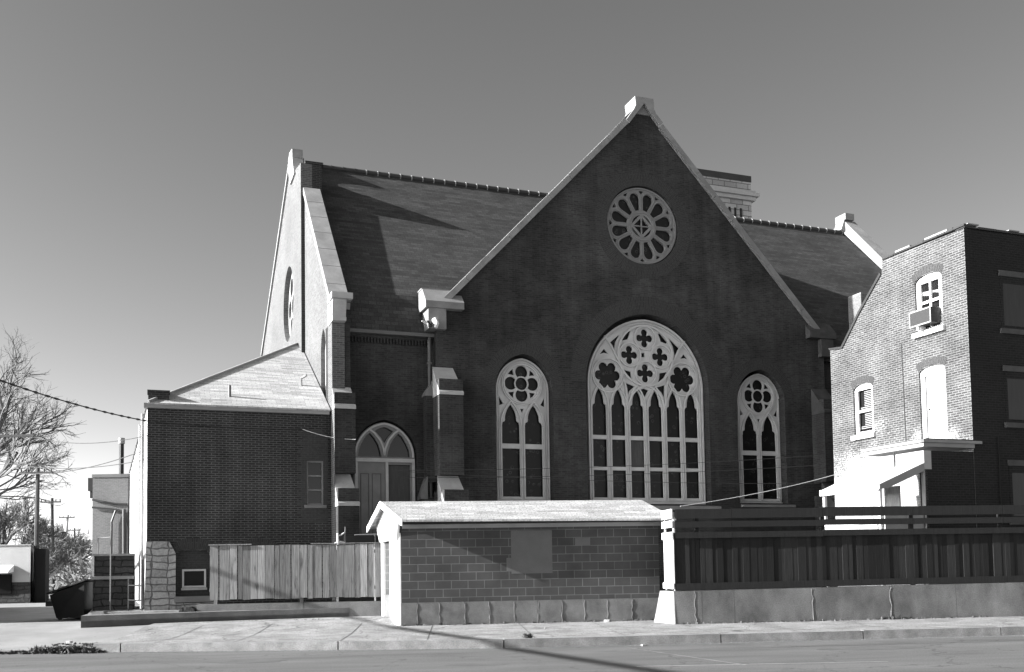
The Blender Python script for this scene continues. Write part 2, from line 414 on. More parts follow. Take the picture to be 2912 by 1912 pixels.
# kerb line (street frame), road in front of it, pavement behind
kerb = [(-60, 4.0), (-16, -2.3), (-7.15, -3.67), (-5.62, -3.95), (-3.66, -4.31), (-1, -4.82), (1.95, -5.3), (6, -5.34), (12.3, -5.36), (60, -5.5)]
def kv(u):
    for (a, b), (c, d) in zip(kerb, kerb[1:]):
        if a <= u <= c: return b+(d-b)*(u-a)/(c-a)
rm = M(); n = len(kerb)
rm.add([(a, b, 0) for a, b in kerb]+[(a, -24, 0) for a, b in kerb], [(i+n, i+1+n, i+1, i) for i in range(n-1)])
solo('road', rm, m_asph, None, None, S, kind='structure')
# far side pavement (behind the camera)
KX0 = -6.0
def strip(us, v0f, v1f, z0, z1):
    m_ = M(); k = len(us)
    vs_ = [(u, v0f(u), z0) for u in us]+[(u, v0f(u), z1) for u in us]+[(u, v1f(u), z1) for u in us]+[(u, v1f(u), z0) for u in us]
    fs = []
    for i in range(k-1):
        fs += [(i, i+1, i+1+k, i+k), (i+k, i+1+k, i+1+2*k, i+2*k), (i+2*k, i+1+2*k, i+1+3*k, i+3*k)]
    fs += [(0, k, 2*k, 3*k), (k-1, 4*k-1, 3*k-1, 2*k-1)]
    return m_.add(vs_, fs)
cuts = [KX0, -5.45, -1.2, 1.95, 6.2, 9.1, 12.0, 18, 26, 40]
km = M()
for a, b in zip(cuts, cuts[1:]):
    us = [a+.012]+[u for u, _ in kerb if a < u < b]+[b-.012]
    t = strip(us, lambda u: kv(u), lambda u: kv(u)+.16, -.05, .170+.004*math.sin(a*7)); km.add(t.v, t.f)
solo('kerb', km, m_conc_lt, None, None, S, kind='structure')
def walk_z(u, v):
    a = max(0, min(1, (-u-.1)/1.2)) if v < .9 else max(0, min(1, (1.2-u)/.8)); b = max(0, min(1, (v+2.6)/3.6)); b = b*b*(3-2*b)
    return .145+.15*a*b
us = [KX0+i*.3 for i in range(21)]+[.3, .6, 1.2, 1.95, 4, 6, 12.3, 26, 40]
wm = M(); nv = 22; g_ = []
for u in us:
    f0 = kv(u)+.165; f1 = 2.6 if u < 6.1 else -.9
    g_.append([(u, f0+(f1-f0)*k/nv) for k in range(nv+1)])
wm.add([(u, v, walk_z(u, v)) for c_ in g_ for u, v in c_], [(i*(nv+1)+k, (i+1)*(nv+1)+k, (i+1)*(nv+1)+k+1, i*(nv+1)+k+1) for i in range(len(us)-1) for k in range(nv)])
solo('sidewalk', wm, m_walk, None, None, S, kind='structure')
# apron and alley to the left of the pavement
am = M(); pts = [(-60, kv(-60)+.0), (-16, kv(-16)), (-7.15, kv(-7.15)), (KX0-.01, kv(KX0)), (KX0-.01, 2.4), (-7.0, 12), (-11, 30), (-25, 90), (-60, 90)]
am.prism(pts, -.05, .06, 'z')
am.prism([(-3.0, .0), (2.6, .0), (2.6, .295), (1.2, .28), (-.8, .17)], -12.5, KX0-.012, 'u'); solo('alley', am, m_alley, None, None, S, kind='structure')
# raised church lot
lm = M(); lm.prism([(-1.45, -4.95), (6.1, -4.95), (6.3, -7.0), (22, -12.0), (60, -12), (60, 40), (-2.5, 40), (-1.7, 8)], -.04, .40, 'z')
lm.prism([(-4.95, -.04), (-.2, -.04), (-.2, .405), (-4.95, .53)], -1.45, 6.1, 'u')
solo('church_lot', lm, m_soil, None, None, C, kind='structure')
mk = M(); mk.add([(4.2, -5.9, .004), (4.22, -5.88, .004), (5.27, -9.36, .004), (5.22, -9.38, .004)], [(0, 3, 2, 1)])
solo('road_seam', mk, m_conc_lt, None, None, S, kind='structure')
mk = M(); mk.add([(3.6, -9.13, .004), (7.5, -9.42, .004), (7.5, -9.45, .004), (3.6, -9.17, .004)], [(0, 3, 2, 1)])
solo('road_marking', mk, m_mark, None, None, S, kind='structure')
tm = M(); random.seed(5); L1 = []
for i in range(40):
    L1.append((3.4+i*.28, -6.6+.04*math.sin(i*.9)+random.uniform(-.02, .02)))
for (a, b), (c, d) in zip(L1, L1[1:]): tm.add([(a, b-.012, .0045), (c, d-.012, .0045), (c, d+.012, .0045), (a, b+.012, .0045)], [(0, 1, 2, 3)])
L1 = [(-2.1+.1*i, -6.3+.1*i*.9+random.uniform(-.03, .03)) for i in range(14)]
for (a, b), (c, d) in zip(L1, L1[1:]): tm.add([(a, b-.012, .0045), (c, d-.012, .0045), (c, d+.012, .0045), (a, b+.012, .0045)], [(0, 1, 2, 3)])
solo('road_crack', tm, m_tar, None, None, S, kind='structure')
# expansion joints of the pavement
jm = M()
for u in (-4.9, -3.3, -1.2, .5, 2.6, 4.4, 6.2, 8.0, 9.9, 12.0):
    z = .1495; v0_, v1_ = kv(u)+.18, (0 if u < 6 else -1.8)
    sk = .25
    for k in range(10):
        va, vb = v0_+(v1_-v0_)*k/10, v0_+(v1_-v0_)*(k+1)/10; ua, ub = u+sk*k/10, u+sk*(k+1)/10
        jm.add([(ua-.008, va, walk_z(ua, va)+.004), (ua+.008, va, walk_z(ua, va)+.004), (ub+.008, vb, walk_z(ub, vb)+.004), (ub-.008, vb, walk_z(ub, vb)+.004)], [(0, 1, 2, 3)])
solo('pavement_joint', jm, m_tar, None, None, S, kind='structure')

# ================================================================== CHURCH
church = Thing('church', 'large brick church with steep gables, big arched traceried windows and a round rose window', 'church', C, (16.5, 0, 0))
UC = 16.53; FV = -.1
ZT = .4
# --- openings of the front gable wall
def cz(x, y, v=.25): return onv(C, 1380+x/2.6045, 900+y/2.6045, v)
LW = dict(uc=11.95, hw=.95, z0=3.70, zs=7.50, za=8.59, h=(11.905, 1.035, 8.68))
RW = dict(uc=21.45, hw=.95, z0=3.70, zs=7.48, za=8.57, h=(21.305, 1.045, 8.66))
CW = dict(uc=16.71, hw=2.31, z0=3.65, zs=7.86, za=10.28, h=(16.63, 2.44, 10.40))
rose_c = (16.57, 13.62); rose_r = 1.40
gable = [(8.86, ZT-.5), (24.2, ZT-.5), (24.2, 10.0), (23.75, 10.3), (UC, 18.12), (9.3, 10.3), (8.86, 10.0)]
g = .07
holes = [lancet(w_['h'][0], w_['h'][1], w_['z0']-.02, w_['zs'], w_['h'][2], 16) for w_ in (LW, CW, RW)]+[circ(*rose_c, rose_r+.03, 64)]
fwall = plate([gable]+holes, FV, FV+.60, 'v')
fwall.box(23.76, 24.2, FV+.603, 12, ZT-.5, 10.0)
wall_f = church.part('front_wall', fwall, m_brick)
# brick arches round the openings, laid radially, 6 mm proud
def arch_ring(inner, outer, v):
    m_ = M(); n_ = len(inner)
    for i in range(n_-1):
        k0 = inner[i]; k1 = inner[i+1]; o0 = outer[i]; o1 = outer[i+1]
        m_.add([(k0[0], v, k0[1]), (k1[0], v, k1[1]), (o1[0], v, o1[1]), (o0[0], v, o0[1])], [(0, 1, 2, 3)])
    return m_
def ring_part(thing, name, inner, outer, v, mat, parent=None):
    """closed thin ring with bricks standing radially (uv follows the curve)"""
    m_ = M(); n_ = len(inner); vs_ = []
    for vv in (v, v+.03):
        vs_ += [(p[0], vv, p[1]) for p in inner]+[(p[0], vv, p[1]) for p in outer]
    fs = []
    for i in range(n_-1):
        fs += [(i, i+1, i+1+n_, i+n_), (i+2*n_, i+3*n_, i+1+3*n_, i+1+2*n_), (i+n_, i+1+n_, i+1+3*n_, i+3*n_)]
    m_.add(vs_, fs); o = thing.part(name, m_, mat, parent)
    me = o.data; uvl = me.uv_layers[0]; d = [0]
    for i in range(n_-1): d.append(d[-1]+math.dist(outer[i], outer[i+1]))
    wdt = math.dist(inner[0], outer[0])
    for p in me.polygons:
        for li in p.loop_indices:
            k = me.loops[li].vertex_index % (2*n_); uvl.data[li].uv = ((0 if k < n_ else wdt), d[k % n_])
    bm = bmesh.new(); bm.from_mesh(me); bmesh.ops.recalc_face_normals(bm, faces=bm.faces); bm.to_mesh(me); bm.free()
    return o
for w_ in (LW, CW, RW):
    d_ = .42 if w_ is not CW else .6
    a_ = arch_pts(w_['h'][0], w_['h'][1], w_['zs'], w_['h'][2], 18); b_ = arch_pts(w_['h'][0], w_['h'][1]+d_, w_['zs'], w_['h'][2]+d_*1.05, 18)
    ring_part(church, 'arch_bricks', a_, b_, FV-.006, m_voussoir, wall_f)
cc = circ(*rose_c, rose_r+.03, 65-1); cc.append(cc[0]); co = circ(*rose_c, rose_r+.52, 64); co.append(co[0])
ring_part(church, 'arch_bricks', cc, co, FV-.006, m_voussoir, wall_f)

# --- side lancets
def side_window(w_, lab):
    uc, hw, z0 = w_['uc'], w_['hw'], w_['z0']; v0 = FV+.35
    loops = [lancet(uc, hw, z0, w_['zs'], w_['za'], 16)]
    lw, lc = .315, .415
    for s_ in (-1, 1):
        c_ = uc+s_*lc
        loops.append(rect(c_-lw, c_+lw, z0+.17, z0+1.80))
        loops.append(lights_hole(c_, lw, z0+1.97, z0+2.62, z0+3.30))
        loops.append([(uc+s_*.83, z0+3.26), (uc+s_*.83, z0+3.58), (uc+s_*.74, z0+3.42), (uc+s_*.68, z0+3.33)])
    loops.append([(uc-.06, z0+3.17), (uc+.06, z0+3.17), (uc, z0+3.02)])
    cz_ = z0+4.035
    loops.append(circ(uc, cz_, .215, 24))
    for k in range(4): loops.append(polar_lobe(uc, cz_, .395, .222, .262, k*math.pi/2))
    for k in range(4):
        a = math.pi/4+k*math.pi/2; pp = []
        for da, rr in ((-.22, .58), (0, .585), (.22, .58), (.12, .49), (0, .40), (-.12, .49)): pp.append((uc+rr*math.cos(a+da), cz_+rr*math.sin(a+da)))
        loops.append(pp)
    win = plate([lancet(uc, hw-.03, z0+.05, w_['zs'], w_['za']-.03, 16)], v0+.15, v0+.18)
    wo = church.part('arched_window', win, m_glass, label=lab)
    tr = plate(loops, v0+.035, v0+.10, bev=.012)
    for pts, cl, r_ in ((circ(uc, cz_, .66, 40), True, .028), (circ(uc, cz_, .72, 40), True, .02)): ringbar(tr, pts, v0, r_, cl)
    for s_ in (-1, 1):
        c_ = uc+s_*lc; ringbar(tr, arch_pts(c_, lw+.06, z0+2.55, z0+3.42, 8), v0-.005, .026, False)
        tr.tube([(c_+lw+.06, v0-.005, z0+.1), (c_+lw+.06, v0-.005, z0+2.55)], .022, 4)
        tr.tube([(c_-lw-.06, v0-.005, z0+.1), (c_-lw-.06, v0-.005, z0+2.55)], .022, 4)
    ringbar(tr, lancet(uc, hw-.02, z0+.02, w_['zs'], w_['za']-.02, 16), v0-.01, .03)
    ringbar(tr, lancet(uc, hw-.09, z0+.09, w_['zs'], w_['za']-.10, 16), v0-.005, .016)
    church.part('tracery', tr, m_tracery, wo)
    sl = M().prism([(FV-.14, z0-.17), (FV-.14, z0-.08), (v0-.02, z0-.02), (v0-.02, z0-.17)], uc-hw-.2, uc+hw+.2, 'u')
    church.part('window_sill', sl, m_lime_dk, wo)
side_window(LW, 'left narrow arched church window with two lights and a cross-shaped foil')
side_window(RW, 'right narrow arched church window with two lights and a cross-shaped foil')
# --- great central window
def centre_window():
    w_ = CW; uc, hw, z0 = w_['uc'], w_['hw'], w_['z0']; v0 = FV+.35
    loops = [lancet(uc, hw, z0, w_['zs'], w_['za'], 24)]
    cs = [uc+(i-2.5)*.738 for i in range(6)]
    for c_ in cs:
        loops += [rect(c_-.265, c_+.265, z0+.22, z0+1.18), rect(c_-.265, c_+.265, z0+1.31, z0+2.27), lights_hole(c_, .265, z0+2.42, z0+3.42, z0+4.08)]
    six = [(uc-1.50, z0+4.55), (uc+1.50, z0+4.55)]
    for q in six: loops.append(foil(q[0], q[1], 6, .325, .172, 0))
    quad = [(uc, z0+5.97), (uc-.62, z0+5.33), (uc+.62, z0+5.33), (uc, z0+4.70)]
    for q in quad: loops.append(foil(q[0], q[1], 4, .205, .125, math.pi/2, rmin=.14))
    tri = [[(1155,270),(1182,270),(1182,300),(1155,300)], [(1018,178),(1008,168),(1058,110),(1078,108),(1064,150),(1060,168)],
      [(918,200),(998,132),(968,190),(956,262)], [(852,278),(884,238),(912,276),(880,268)], [(1022,392),(1080,408),(1085,450),(1095,478),(1050,440)],
      [(1045,492),(1110,518),(1072,552),(1054,590)], [(1138,548),(1180,534),(1212,548),(1180,606)]]
    sym = []
    for t in tri:
        p = [cz(*q) for q in t]; sym.append(p)
        if t[0][0] < 1130 and t[0][0] != 1138: sym.append([(2*uc-q[0], q[1]) for q in p][::-1])
    loops += sym
    wo = church.part('great_window', plate([lancet(uc, hw-.03, z0+.05, w_['zs'], w_['za']-.03, 24)], v0+.15, v0+.18), m_glass, label='wide pointed window of six lights in the middle of the gable')
    tr = plate(loops, v0+.035, v0+.10, bev=.012)
    for q in six: ringbar(tr, circ(q[0], q[1], .60, 40), v0-.01, .03); ringbar(tr, circ(q[0], q[1], .53, 40), v0, .014)
    for q in quad: ringbar(tr, circ(q[0], q[1], .42, 36), v0-.01, .028); ringbar(tr, circ(q[0], q[1], .36, 36), v0, .013)
    ringbar(tr, circ(uc, z0+5.33, 1.09, 56), v0-.015, .034)
    for c_ in cs: ringbar(tr, arch_pts(c_, .34, z0+3.35, z0+4.22, 8), v0-.006, .026, False)
    for i in range(5):
        u_ = uc+(i-2)*.738; tr.tube([(u_-.05, v0-.004, z0+.1), (u_-.05, v0-.004, z0+3.35)], .018, 4); tr.tube([(u_+.05, v0-.004, z0+.1), (u_+.05, v0-.004, z0+3.35)], .018, 4)
    ringbar(tr, arch_pts(uc, .738, z0+3.35, z0+4.24, 10), v0-.01, .03, False)
    for k in (-1, 1): ringbar(tr, [(uc+k*.75, z0+3.4), (uc+k*.80, z0+4.1), (uc+k*1.0, z0+4.9), (uc+k*1.35, z0+5.6), (uc+k*1.62, z0+5.95)], v0-.01, .03, False)
    ringbar(tr, lancet(uc, hw-.03, z0+.02, w_['zs'], w_['za']-.03, 24), v0-.012, .036)
    ringbar(tr, lancet(uc, hw-.12, z0+.12, w_['zs'], w_['za']-.14, 24), v0-.005, .02)
    church.part('tracery', tr, m_tracery, wo)
    dim = M().box(cs[2]-.262, cs[2]+.262, v0+.13, v0+.145, z0+1.32, z0+2.26); church.part('replacement_pane', dim, m_panedim, wo)
    sl = M().prism([(FV-.16, z0-.24), (FV-.16, z0-.1), (v0-.02, z0-.02), (v0-.02, z0-.24)], uc-hw-.25, uc+hw+.35, 'u'); church.part('window_sill', sl, m_lime_dk, wo)
centre_window()
# --- rose window
def rose():
    uc, zc = rose_c; v0 = FV+.12; loops = [circ(uc, zc, rose_r, 72)]
    for k in range(12):
        a = math.pi/12+k*math.pi/6; pp = []
        ca, sa = math.cos(a), math.sin(a)
        def tr_(x, y): return (uc+x*ca-y*sa, zc+x*sa+y*ca)
        pp += [tr_(.585, -.085), tr_(.98, -.195)]
        for i in range(1, 10): b = -math.pi/2+math.pi*i/10; pp.append(tr_(1.02+.195*math.cos(b), .195*math.sin(b)))
        pp += [tr_(.98, .195), tr_(.585, .085)]
        loops.append(pp)
        a2 = k*math.pi/6; loops.append([(uc+r_*math.cos(a2+d_), zc+r_*math.sin(a2+d_)) for r_, d_ in ((1.17, 0), (1.275, -.075), (1.29, 0), (1.275, .075))])
    H = .40
    for k in range(4):
        a = k*math.pi/2; ca, sa = math.cos(a), math.sin(a)
        loops.append([(uc+x*ca-y*sa, zc+x*sa+y*ca) for x, y in ((.02, .02), (.305, .02), (.02, .305))])
        b = a+math.pi/4; loops.append([(uc+H*math.cos(b+t), zc+H*math.sin(b+t)) for t in (-.62, -.4, -.15, .15, .4, .62)])
    wo = church.part('rose_window', plate([circ(uc, zc, rose_r-.03, 48)], v0+.10, v0+.14), m_glass, label='round rose window with twelve petals')
    t = plate(loops, v0, v0+.09, bev=.008)
    ringbar(t, circ(uc, zc, .50, 40), v0-.005, .022); ringbar(t, circ(uc, zc, 1.36, 64), v0-.01, .03)
    for k in range(12):
        a = math.pi/12+k*math.pi/6; ca, sa = math.cos(a), math.sin(a)
        arc = [(uc+x*ca-y*sa, zc+x*sa+y*ca) for x, y in [(.58, -.13)]+[(1.02+.235*math.cos(b), .235*math.sin(b)) for b in [(-.5+i/10)*math.pi for i in range(11)]]+[(.58, .13)]]
        ringbar(t, arc, v0-.003, .016, False)
    church.part('tracery', t, m_lime_dk, wo)
rose()
# --- gable coping and apex stone
def rake(u_a, z_a, u_b, z_b, th, vf, vb):
    dx, dz = u_b-u_a, z_b-z_a; L_ = math.hypot(dx, dz); nx, nz = -dz/L_*th, dx/L_*th
    if nz < 0: nx, nz = -nx, -nz
    return M().prism([(u_a, z_a), (u_b, z_b), (u_b+nx, z_b+nz), (u_a+nx, z_a+nz)], vf, vb)
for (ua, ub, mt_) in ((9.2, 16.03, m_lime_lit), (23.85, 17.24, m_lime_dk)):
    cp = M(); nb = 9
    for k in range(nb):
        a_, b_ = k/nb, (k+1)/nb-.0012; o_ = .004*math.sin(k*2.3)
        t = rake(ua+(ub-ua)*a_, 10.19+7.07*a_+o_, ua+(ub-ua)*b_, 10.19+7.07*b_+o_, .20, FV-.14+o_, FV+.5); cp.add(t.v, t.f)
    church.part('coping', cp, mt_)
ap = plate([[(15.90, 17.32), (16.22, 17.76), (16.30, 17.92), (16.27, 18.16), (16.27, 18.24), (17.01, 18.24), (17.03, 18.08), (17.03, 17.88), (17.10, 17.72), (17.38, 17.42), (17.26, 17.30), (16.64, 18.03), (16.02, 17.22)]], FV-.175, FV+.62)
church.part('apex_stone', ap, m_lime_lit)
ti = M().prism([(16.36, 17.66), (16.92, 17.66), (16.64, 18.0)], FV-.05, FV-.003); church.part('apex_infill', ti, m_lime_dk)
# --- kneelers
def kneeler(u0_, u1_, b0, b1):
    k = M(); k.prism([(FV-.28, 9.96), (FV-.28, 10.18), (FV+.15, 10.66), (FV+.62, 10.66), (FV+.62, 9.96)], u0_, u1_, 'u')
    k.box(b0, b1, FV-.22, FV+.5, 9.28, 9.957); return k
church.part('kneeler', kneeler(8.42, 9.72, 8.52, 9.12), m_lime_dk)
m_lime_shaded = mat_noise('shaded_limestone', .04, .08, 2, .9, .3); church.part('kneeler', kneeler(23.4, 24.6, 23.95, 24.5), m_lime_shaded)  # darker limestone copy: shade on the right-hand stones put into the colour
church.part('kneeler_top', M().box(8.40, 9.74, FV+.18, FV+.65, 10.664, 10.70), m_lime_lit)
# flood lamps under the kneeler
fl = M(); fl.tube([(8.56, FV-.3, 9.38), (8.50, FV-.42, 9.40), (8.38, FV-.5, 9.44)], .04, 6); fl.box(8.5, 8.62, FV-.34, FV-.24, 9.3, 9.44)
fo = church.part('flood_lamp', fl, m_darkmetal)
lam = M(); lam.tube([(8.70, FV-.3, 9.55), (8.74, FV-.4, 9.40), (8.70, FV-.45, 9.25)], lambda i: (.10, .085, .05)[i], 8); lam.tube([(8.38, FV-.45, 9.38), (8.22, FV-.5, 9.42)], lambda i: (.05, .02)[i], 8)
church.part('lamp_reflector', lam, m_white, fo)

# --- transept wall with the side door
tw = plate([[(5.4, ZT-.5), (8.855, ZT-.5), (8.86, 9.3), (5.4, 9.3)], lancet(7.24, 1.06, .45, 5.15, 6.36, 14)], .5, .9)
tws = church.part('transept_wall', tw, m_brick)
cb = M()
for i in range(27): cb.box(6.05+i*.105, 6.10+i*.105, .42, .498, 8.86, 9.02)
cb.box(5.95, 8.86, .44, .498, 9.02, 9.16); church.part('corbel_table', cb, m_brick, tws)
def door():
    v0 = .62; uc = 7.24
    fr = [lancet(uc, 1.02, .5, 5.15, 6.30, 14), rect(uc+.12, uc+.86, 2.0, 3.42), rect(uc+.12, uc+.86, 3.5, 4.9)]
    top = arch_pts(uc, .86, 5.18, 6.12, 14)
    # three openings of the fanlight: two leaning lancets and a dark point between them
    l1 = [(uc-.86, 5.16), (uc-.10, 5.16)]+[(uc-.12-.02, 5.35), (uc-.20, 5.55), (uc-.32, 5.76), (uc-.47, 5.93), (uc-.60, 5.83), (uc-.74, 5.60), (uc-.83, 5.38)]
    fr += [l1, [(2*uc-p[0], p[1]) for p in l1][::-1]]
    fr.append([(uc, 5.60), (uc-.12, 5.80), (uc-.30, 6.0), (uc-.12, 6.10), (uc, 6.13), (uc+.12, 6.10), (uc+.30, 6.0), (uc+.12, 5.80)])
    d = church.part('door_case', plate(fr, v0, v0+.1, bev=.012), m_cream)
    church.part('fanlight', plate([lancet(uc, .98, 1.0, 5.15, 6.26, 14)], v0+.12, v0+.14), m_pane, d)
    t = M()
    for pts in (arch_pts(uc, .96, 5.15, 6.24, 14), [(uc, 5.2), (uc-.03, 5.42), (uc-.14, 5.7), (uc-.33, 5.93), (uc-.5, 6.05)], [(uc, 5.2), (uc+.03, 5.42), (uc+.14, 5.7), (uc+.33, 5.93), (uc+.5, 6.05)]): ringbar(t, pts, v0-.01, .03, False)
    t.box(uc-1.0, uc+1.0, v0-.06, v0-.002, 4.98, 5.10)
    for x in (-.98, .03, .92): t.box(uc+x, uc+x+.09, v0-.04, v0-.003, .5, 4.98)
    church.part('moulding', t, m_tracery, d)
    dl = M(); dl.box(uc-.9, uc-.03, v0+.02-.045, v0-.001, .5, 4.93)
    dr = church.part('door', dl, m_cream, d)
    pn = M()
    for a, b, z0_, z1_ in ((-.80, -.52, 1.9, 4.6), (-.42, -.12, 1.9, 4.6), (-.8, -.12, .9, 1.6)):
        for q in ((a, a+.02, z0_, z1_), (b-.02, b, z0_, z1_), (a, b, z0_, z0_+.02), (a, b, z1_-.02, z1_)): pn.box(uc+q[0], uc+q[1], v0-.045, v0-.028, q[2], q[3])
    church.part('door_panel', pn, m_greypaint, d)
    church.part('curtain', M().box(uc+.1, uc+.88, v0+.105, v0+.115, 2.0, 4.88), m_panedim, d)
door()
# downspout and gutter
gu = M(); gu.prism([(.22, 9.12), (.22, 9.30), (.30, 9.30), (.30, 9.18), (.42, 9.18), (.42, 9.30), (.497, 9.30), (.497, 9.12)], 5.92, 9.10, 'u')
church.part('gutter', gu, m_greypaint)
dp = M(); dp.tube([(8.72, .30, 9.12), (8.66, .14, 8.9), (8.66, .14, .4)], .055, 8)
for z in (8.2, 6.6, 5.0, 3.4, 1.8): dp.box(8.585, 8.735, .08, .2, z, z+.05)
church.part('downspout', dp, m_greypaint)
# buttresses
def buttress(u0_, u1_, vf, vw, z1, z2, vf2, wth, flare=.12, name='buttress', lab=None, wm_=None):
    b = M(); b.box(u0_, u1_, vf+.02, vw, z2, z1-.5); b.box(u0_, u1_+.0, vf2+.02, vw, ZT-.5, z2-.5)
    o = church.part(name, b, m_brick, label=lab)
    for (zt, zb, v_a, v_b) in ((z1, z1-.92, vw-.02 if vw < .4 else vf+.55, vf-.02), (z2, z2-.95, vf+.3, vf2-.02)):
        A = u0_-.012; B1 = u1_-flare; B2 = u1_+.012; w1 = M()
        w1.add([(A, v_a, zt), (B1, v_a, zt), (B2, v_b, zb), (A, v_b, zb), (A, v_a, zb-.09), (B1, v_a, zb-.09), (B2, v_b, zb-.09), (A, v_b, zb-.09)],
               [(0, 3, 2, 1), (4, 5, 6, 7), (0, 1, 5, 4), (1, 2, 6, 5), (2, 3, 7, 6), (3, 0, 4, 7)])
        church.part('weathering', w1, wm_ or m_lime, o)
    return o
buttress(8.70, 9.50, -.85, FV-.005, 8.05, 4.46, -1.3, .9)
buttress(23.55, 24.35, -.85, FV-.005, 8.05, 4.46, -1.3, .9, wm_=m_lime_shaded)
buttress(5.413, 6.06, -.6, .495, 7.5, 4.48, -1.1, .4)
# slim upper part of the corner pier under its kneeler
pc = M().box(5.415, 5.98, -.22, .495, 7.2, 9.3); church.part('corner_pier', pc, m_brick)
# buttress on the flank of the front block
sb = M(); sb.box(8.50, 8.855, .02, .40, 4.3, 7.15); sb.box(8.32, 8.855, .0, .42, ZT-.5, 3.8)
sbo = church.part('buttress', sb, m_brick)
sw = M().prism([(8.856, 7.75), (8.46, 7.2), (8.46, 7.12), (8.856, 7.12)], -.01, .42); sw2 = M().prism([(8.52, 4.5), (8.28, 3.82), (8.28, 3.74), (8.52, 3.74)], -.02, .44)
church.part('weathering', sw, m_lime_dk, sbo); church.part('weathering', sw2, m_lime_dk, sbo)

# --- left gable (faces the alley): near half, slightly proud centre bay, far half
FU = 5.40
near = [(-.25, 0), (5.4, 0), (5.4, 15.45), (-.25, 9.8)]
lan = [(0.90, 5.9), (1.85, 5.9), (1.85, 8.85), (1.7, 9.25), (1.4, 9.45), (1.1, 9.25), (.90, 8.85)]
gw = plate([near, lan], FU, FU+.4, 'u')
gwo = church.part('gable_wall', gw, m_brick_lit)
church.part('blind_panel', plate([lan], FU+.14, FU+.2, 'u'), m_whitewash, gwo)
fv = M().box(FU+.001, FU+.0125, -.6, -.252, 6.95, 0.2); church.part('corner_facing', fv, m_brick_lit, gwo)  # thin paler sheet: sun on the buttress flank put into its colour
bay = [(5.4, 0), (18.5, 0), (18.5, 12.1), (7.9, 17.75), (7.3, 17.45), (6.8, 16.9), (5.4, 16.62)]
ro = []
for i in range(40):
    a = 2*math.pi*i/40; ro.append((8.95+1.5*math.cos(a), 12.2+1.5*math.sin(a)))
BU = 5.27
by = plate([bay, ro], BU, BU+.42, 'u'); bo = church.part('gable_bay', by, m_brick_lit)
church.part('round_window', plate([[(p[0]*.96+8.95*.04, p[1]*.96+12.2*.04) for p in ro]], BU+.30, BU+.33, 'u'), m_glass, bo)
trl = plate([ro]+[[(8.95+.95*math.cos(k*math.pi/3)+.40*math.cos(b*math.pi/6), 12.2+.95*math.sin(k*math.pi/3)+.40*math.sin(b*math.pi/6)) for b in range(12)] for k in range(6)]+[[(8.95+.42*math.cos(b*math.pi/8), 12.2+.42*math.sin(b*math.pi/8)) for b in range(16)]], BU+.2, BU+.29, 'u')
church.part('tracery', trl, m_lime_lit, bo)
pr = M(); pr.box(BU+.18, 6.05, 5.402, 6.4, 13.9, 16.62); pr.box(BU+.001, BU+.129, 5.33, 5.398, .2, 15.6)
church.part('ridge_pier', pr, m_chim)
church.part('pier_cap', M().box(BU+.16, 6.10, 5.37, 6.45, 16.623, 16.72), m_chim)
st = M(); st.prism([(6.7, 16.73), (6.95, 17.1), (7.15, 17.55), (7.2, 17.9), (8.0, 18.05), (8.3, 17.9), (8.4, 17.5), (7.9, 16.73)], BU-.07, BU+.34, 'u')
church.part('apex_stone', st, m_lime_lit)
fc = M(); dx, dz = 10.7, -5.70; L_ = math.hypot(dx, dz); nx, nz = -dz/L_*.16, dx/L_*.16
fc.prism([(7.9, 17.76), (18.6, 12.06), (18.6+nx, 12.06+nz), (7.9+nx, 17.76+nz)], BU-.08, BU+.5, 'u'); church.part('coping', fc, m_lime_lit)
nc = M(); segs = 7
for i in range(segs):
    a = i/segs; b = (i+1)/segs-.004
    va, za, vb, zb = -.30+a*5.7, 9.74+a*5.81, -.30+b*5.7, 9.74+b*5.81
    nc.prism([(va, za-.05), (vb, zb-.05), (vb-.1, zb+.13), (va-.1, za+.13)], FU-.06, FU+.56, 'u')
church.part('coping', nc, m_lime_lit)
kn = M(); kn.box(FU-.08, 5.98, -.72, .1, 9.93, 10.12); kn.prism([(-.62, 9.93-.003), (-.56, 9.75), (-.50, 9.5), (-.48, 9.40), (-.56, 9.38), (-.56, 9.26), (.3, 9.26), (.3, 9.927)], FU-.03, 5.80, 'u')
church.part('kneeler', kn, m_lime)

# --- roofs
RZ, RV = 17.46, 7.7
EV, EZ = .18, 9.28
def slab(a, b, c, d, t=.08):
    a, b, c, d = map(Vector, (a, b, c, d)); n_ = (b-a).cross(d-a).normalized()*t
    return M().add([a, b, c, d, a-n_, b-n_, c-n_, d-n_], [(0, 1, 2, 3), (7, 6, 5, 4), (0, 4, 5, 1), (1, 5, 6, 2), (2, 6, 7, 3), (3, 7, 4, 0)])
RE = 31.9
KV, KZ = .8, 10.60
prf = [(EV, EZ), (KV, KZ), (RV, RZ), (RV, RZ-.1), (KV+.05, KZ-.1), (EV+.05, EZ-.06)]; k1 = (RZ-KZ)/(RV-KV)
rf = M().prism(prf, 5.72, 10.3, 'u'); rf.prism(prf, 22.8, RE, 'u'); rf.prism([(1.6, KZ+.8*k1), (RV, RZ), (RV, RZ-.1), (1.6, KZ+.8*k1-.1)], 10.3, 22.8, 'u'); church.part('roof', rf, m_slate)
rb_ = slab((RE, RV+11.5, RZ-6.1), (5.72, RV+11.5, RZ-6.1), (5.72, RV, RZ), (RE, RV, RZ)); church.part('roof', rb_, m_slate)
sl1 = (17.45-10.1)/(UC-9.3)
nr = slab((9.0, FV+.35, 9.85), (UC, FV+.35, 17.45), (UC, 6.6, 17.45), (9.0, 6.6, 9.85)); nr2 = slab((UC, FV+.35, 17.45), (24.06, FV+.35, 9.85), (24.06, 6.6, 9.85), (UC, 6.6, 17.45))
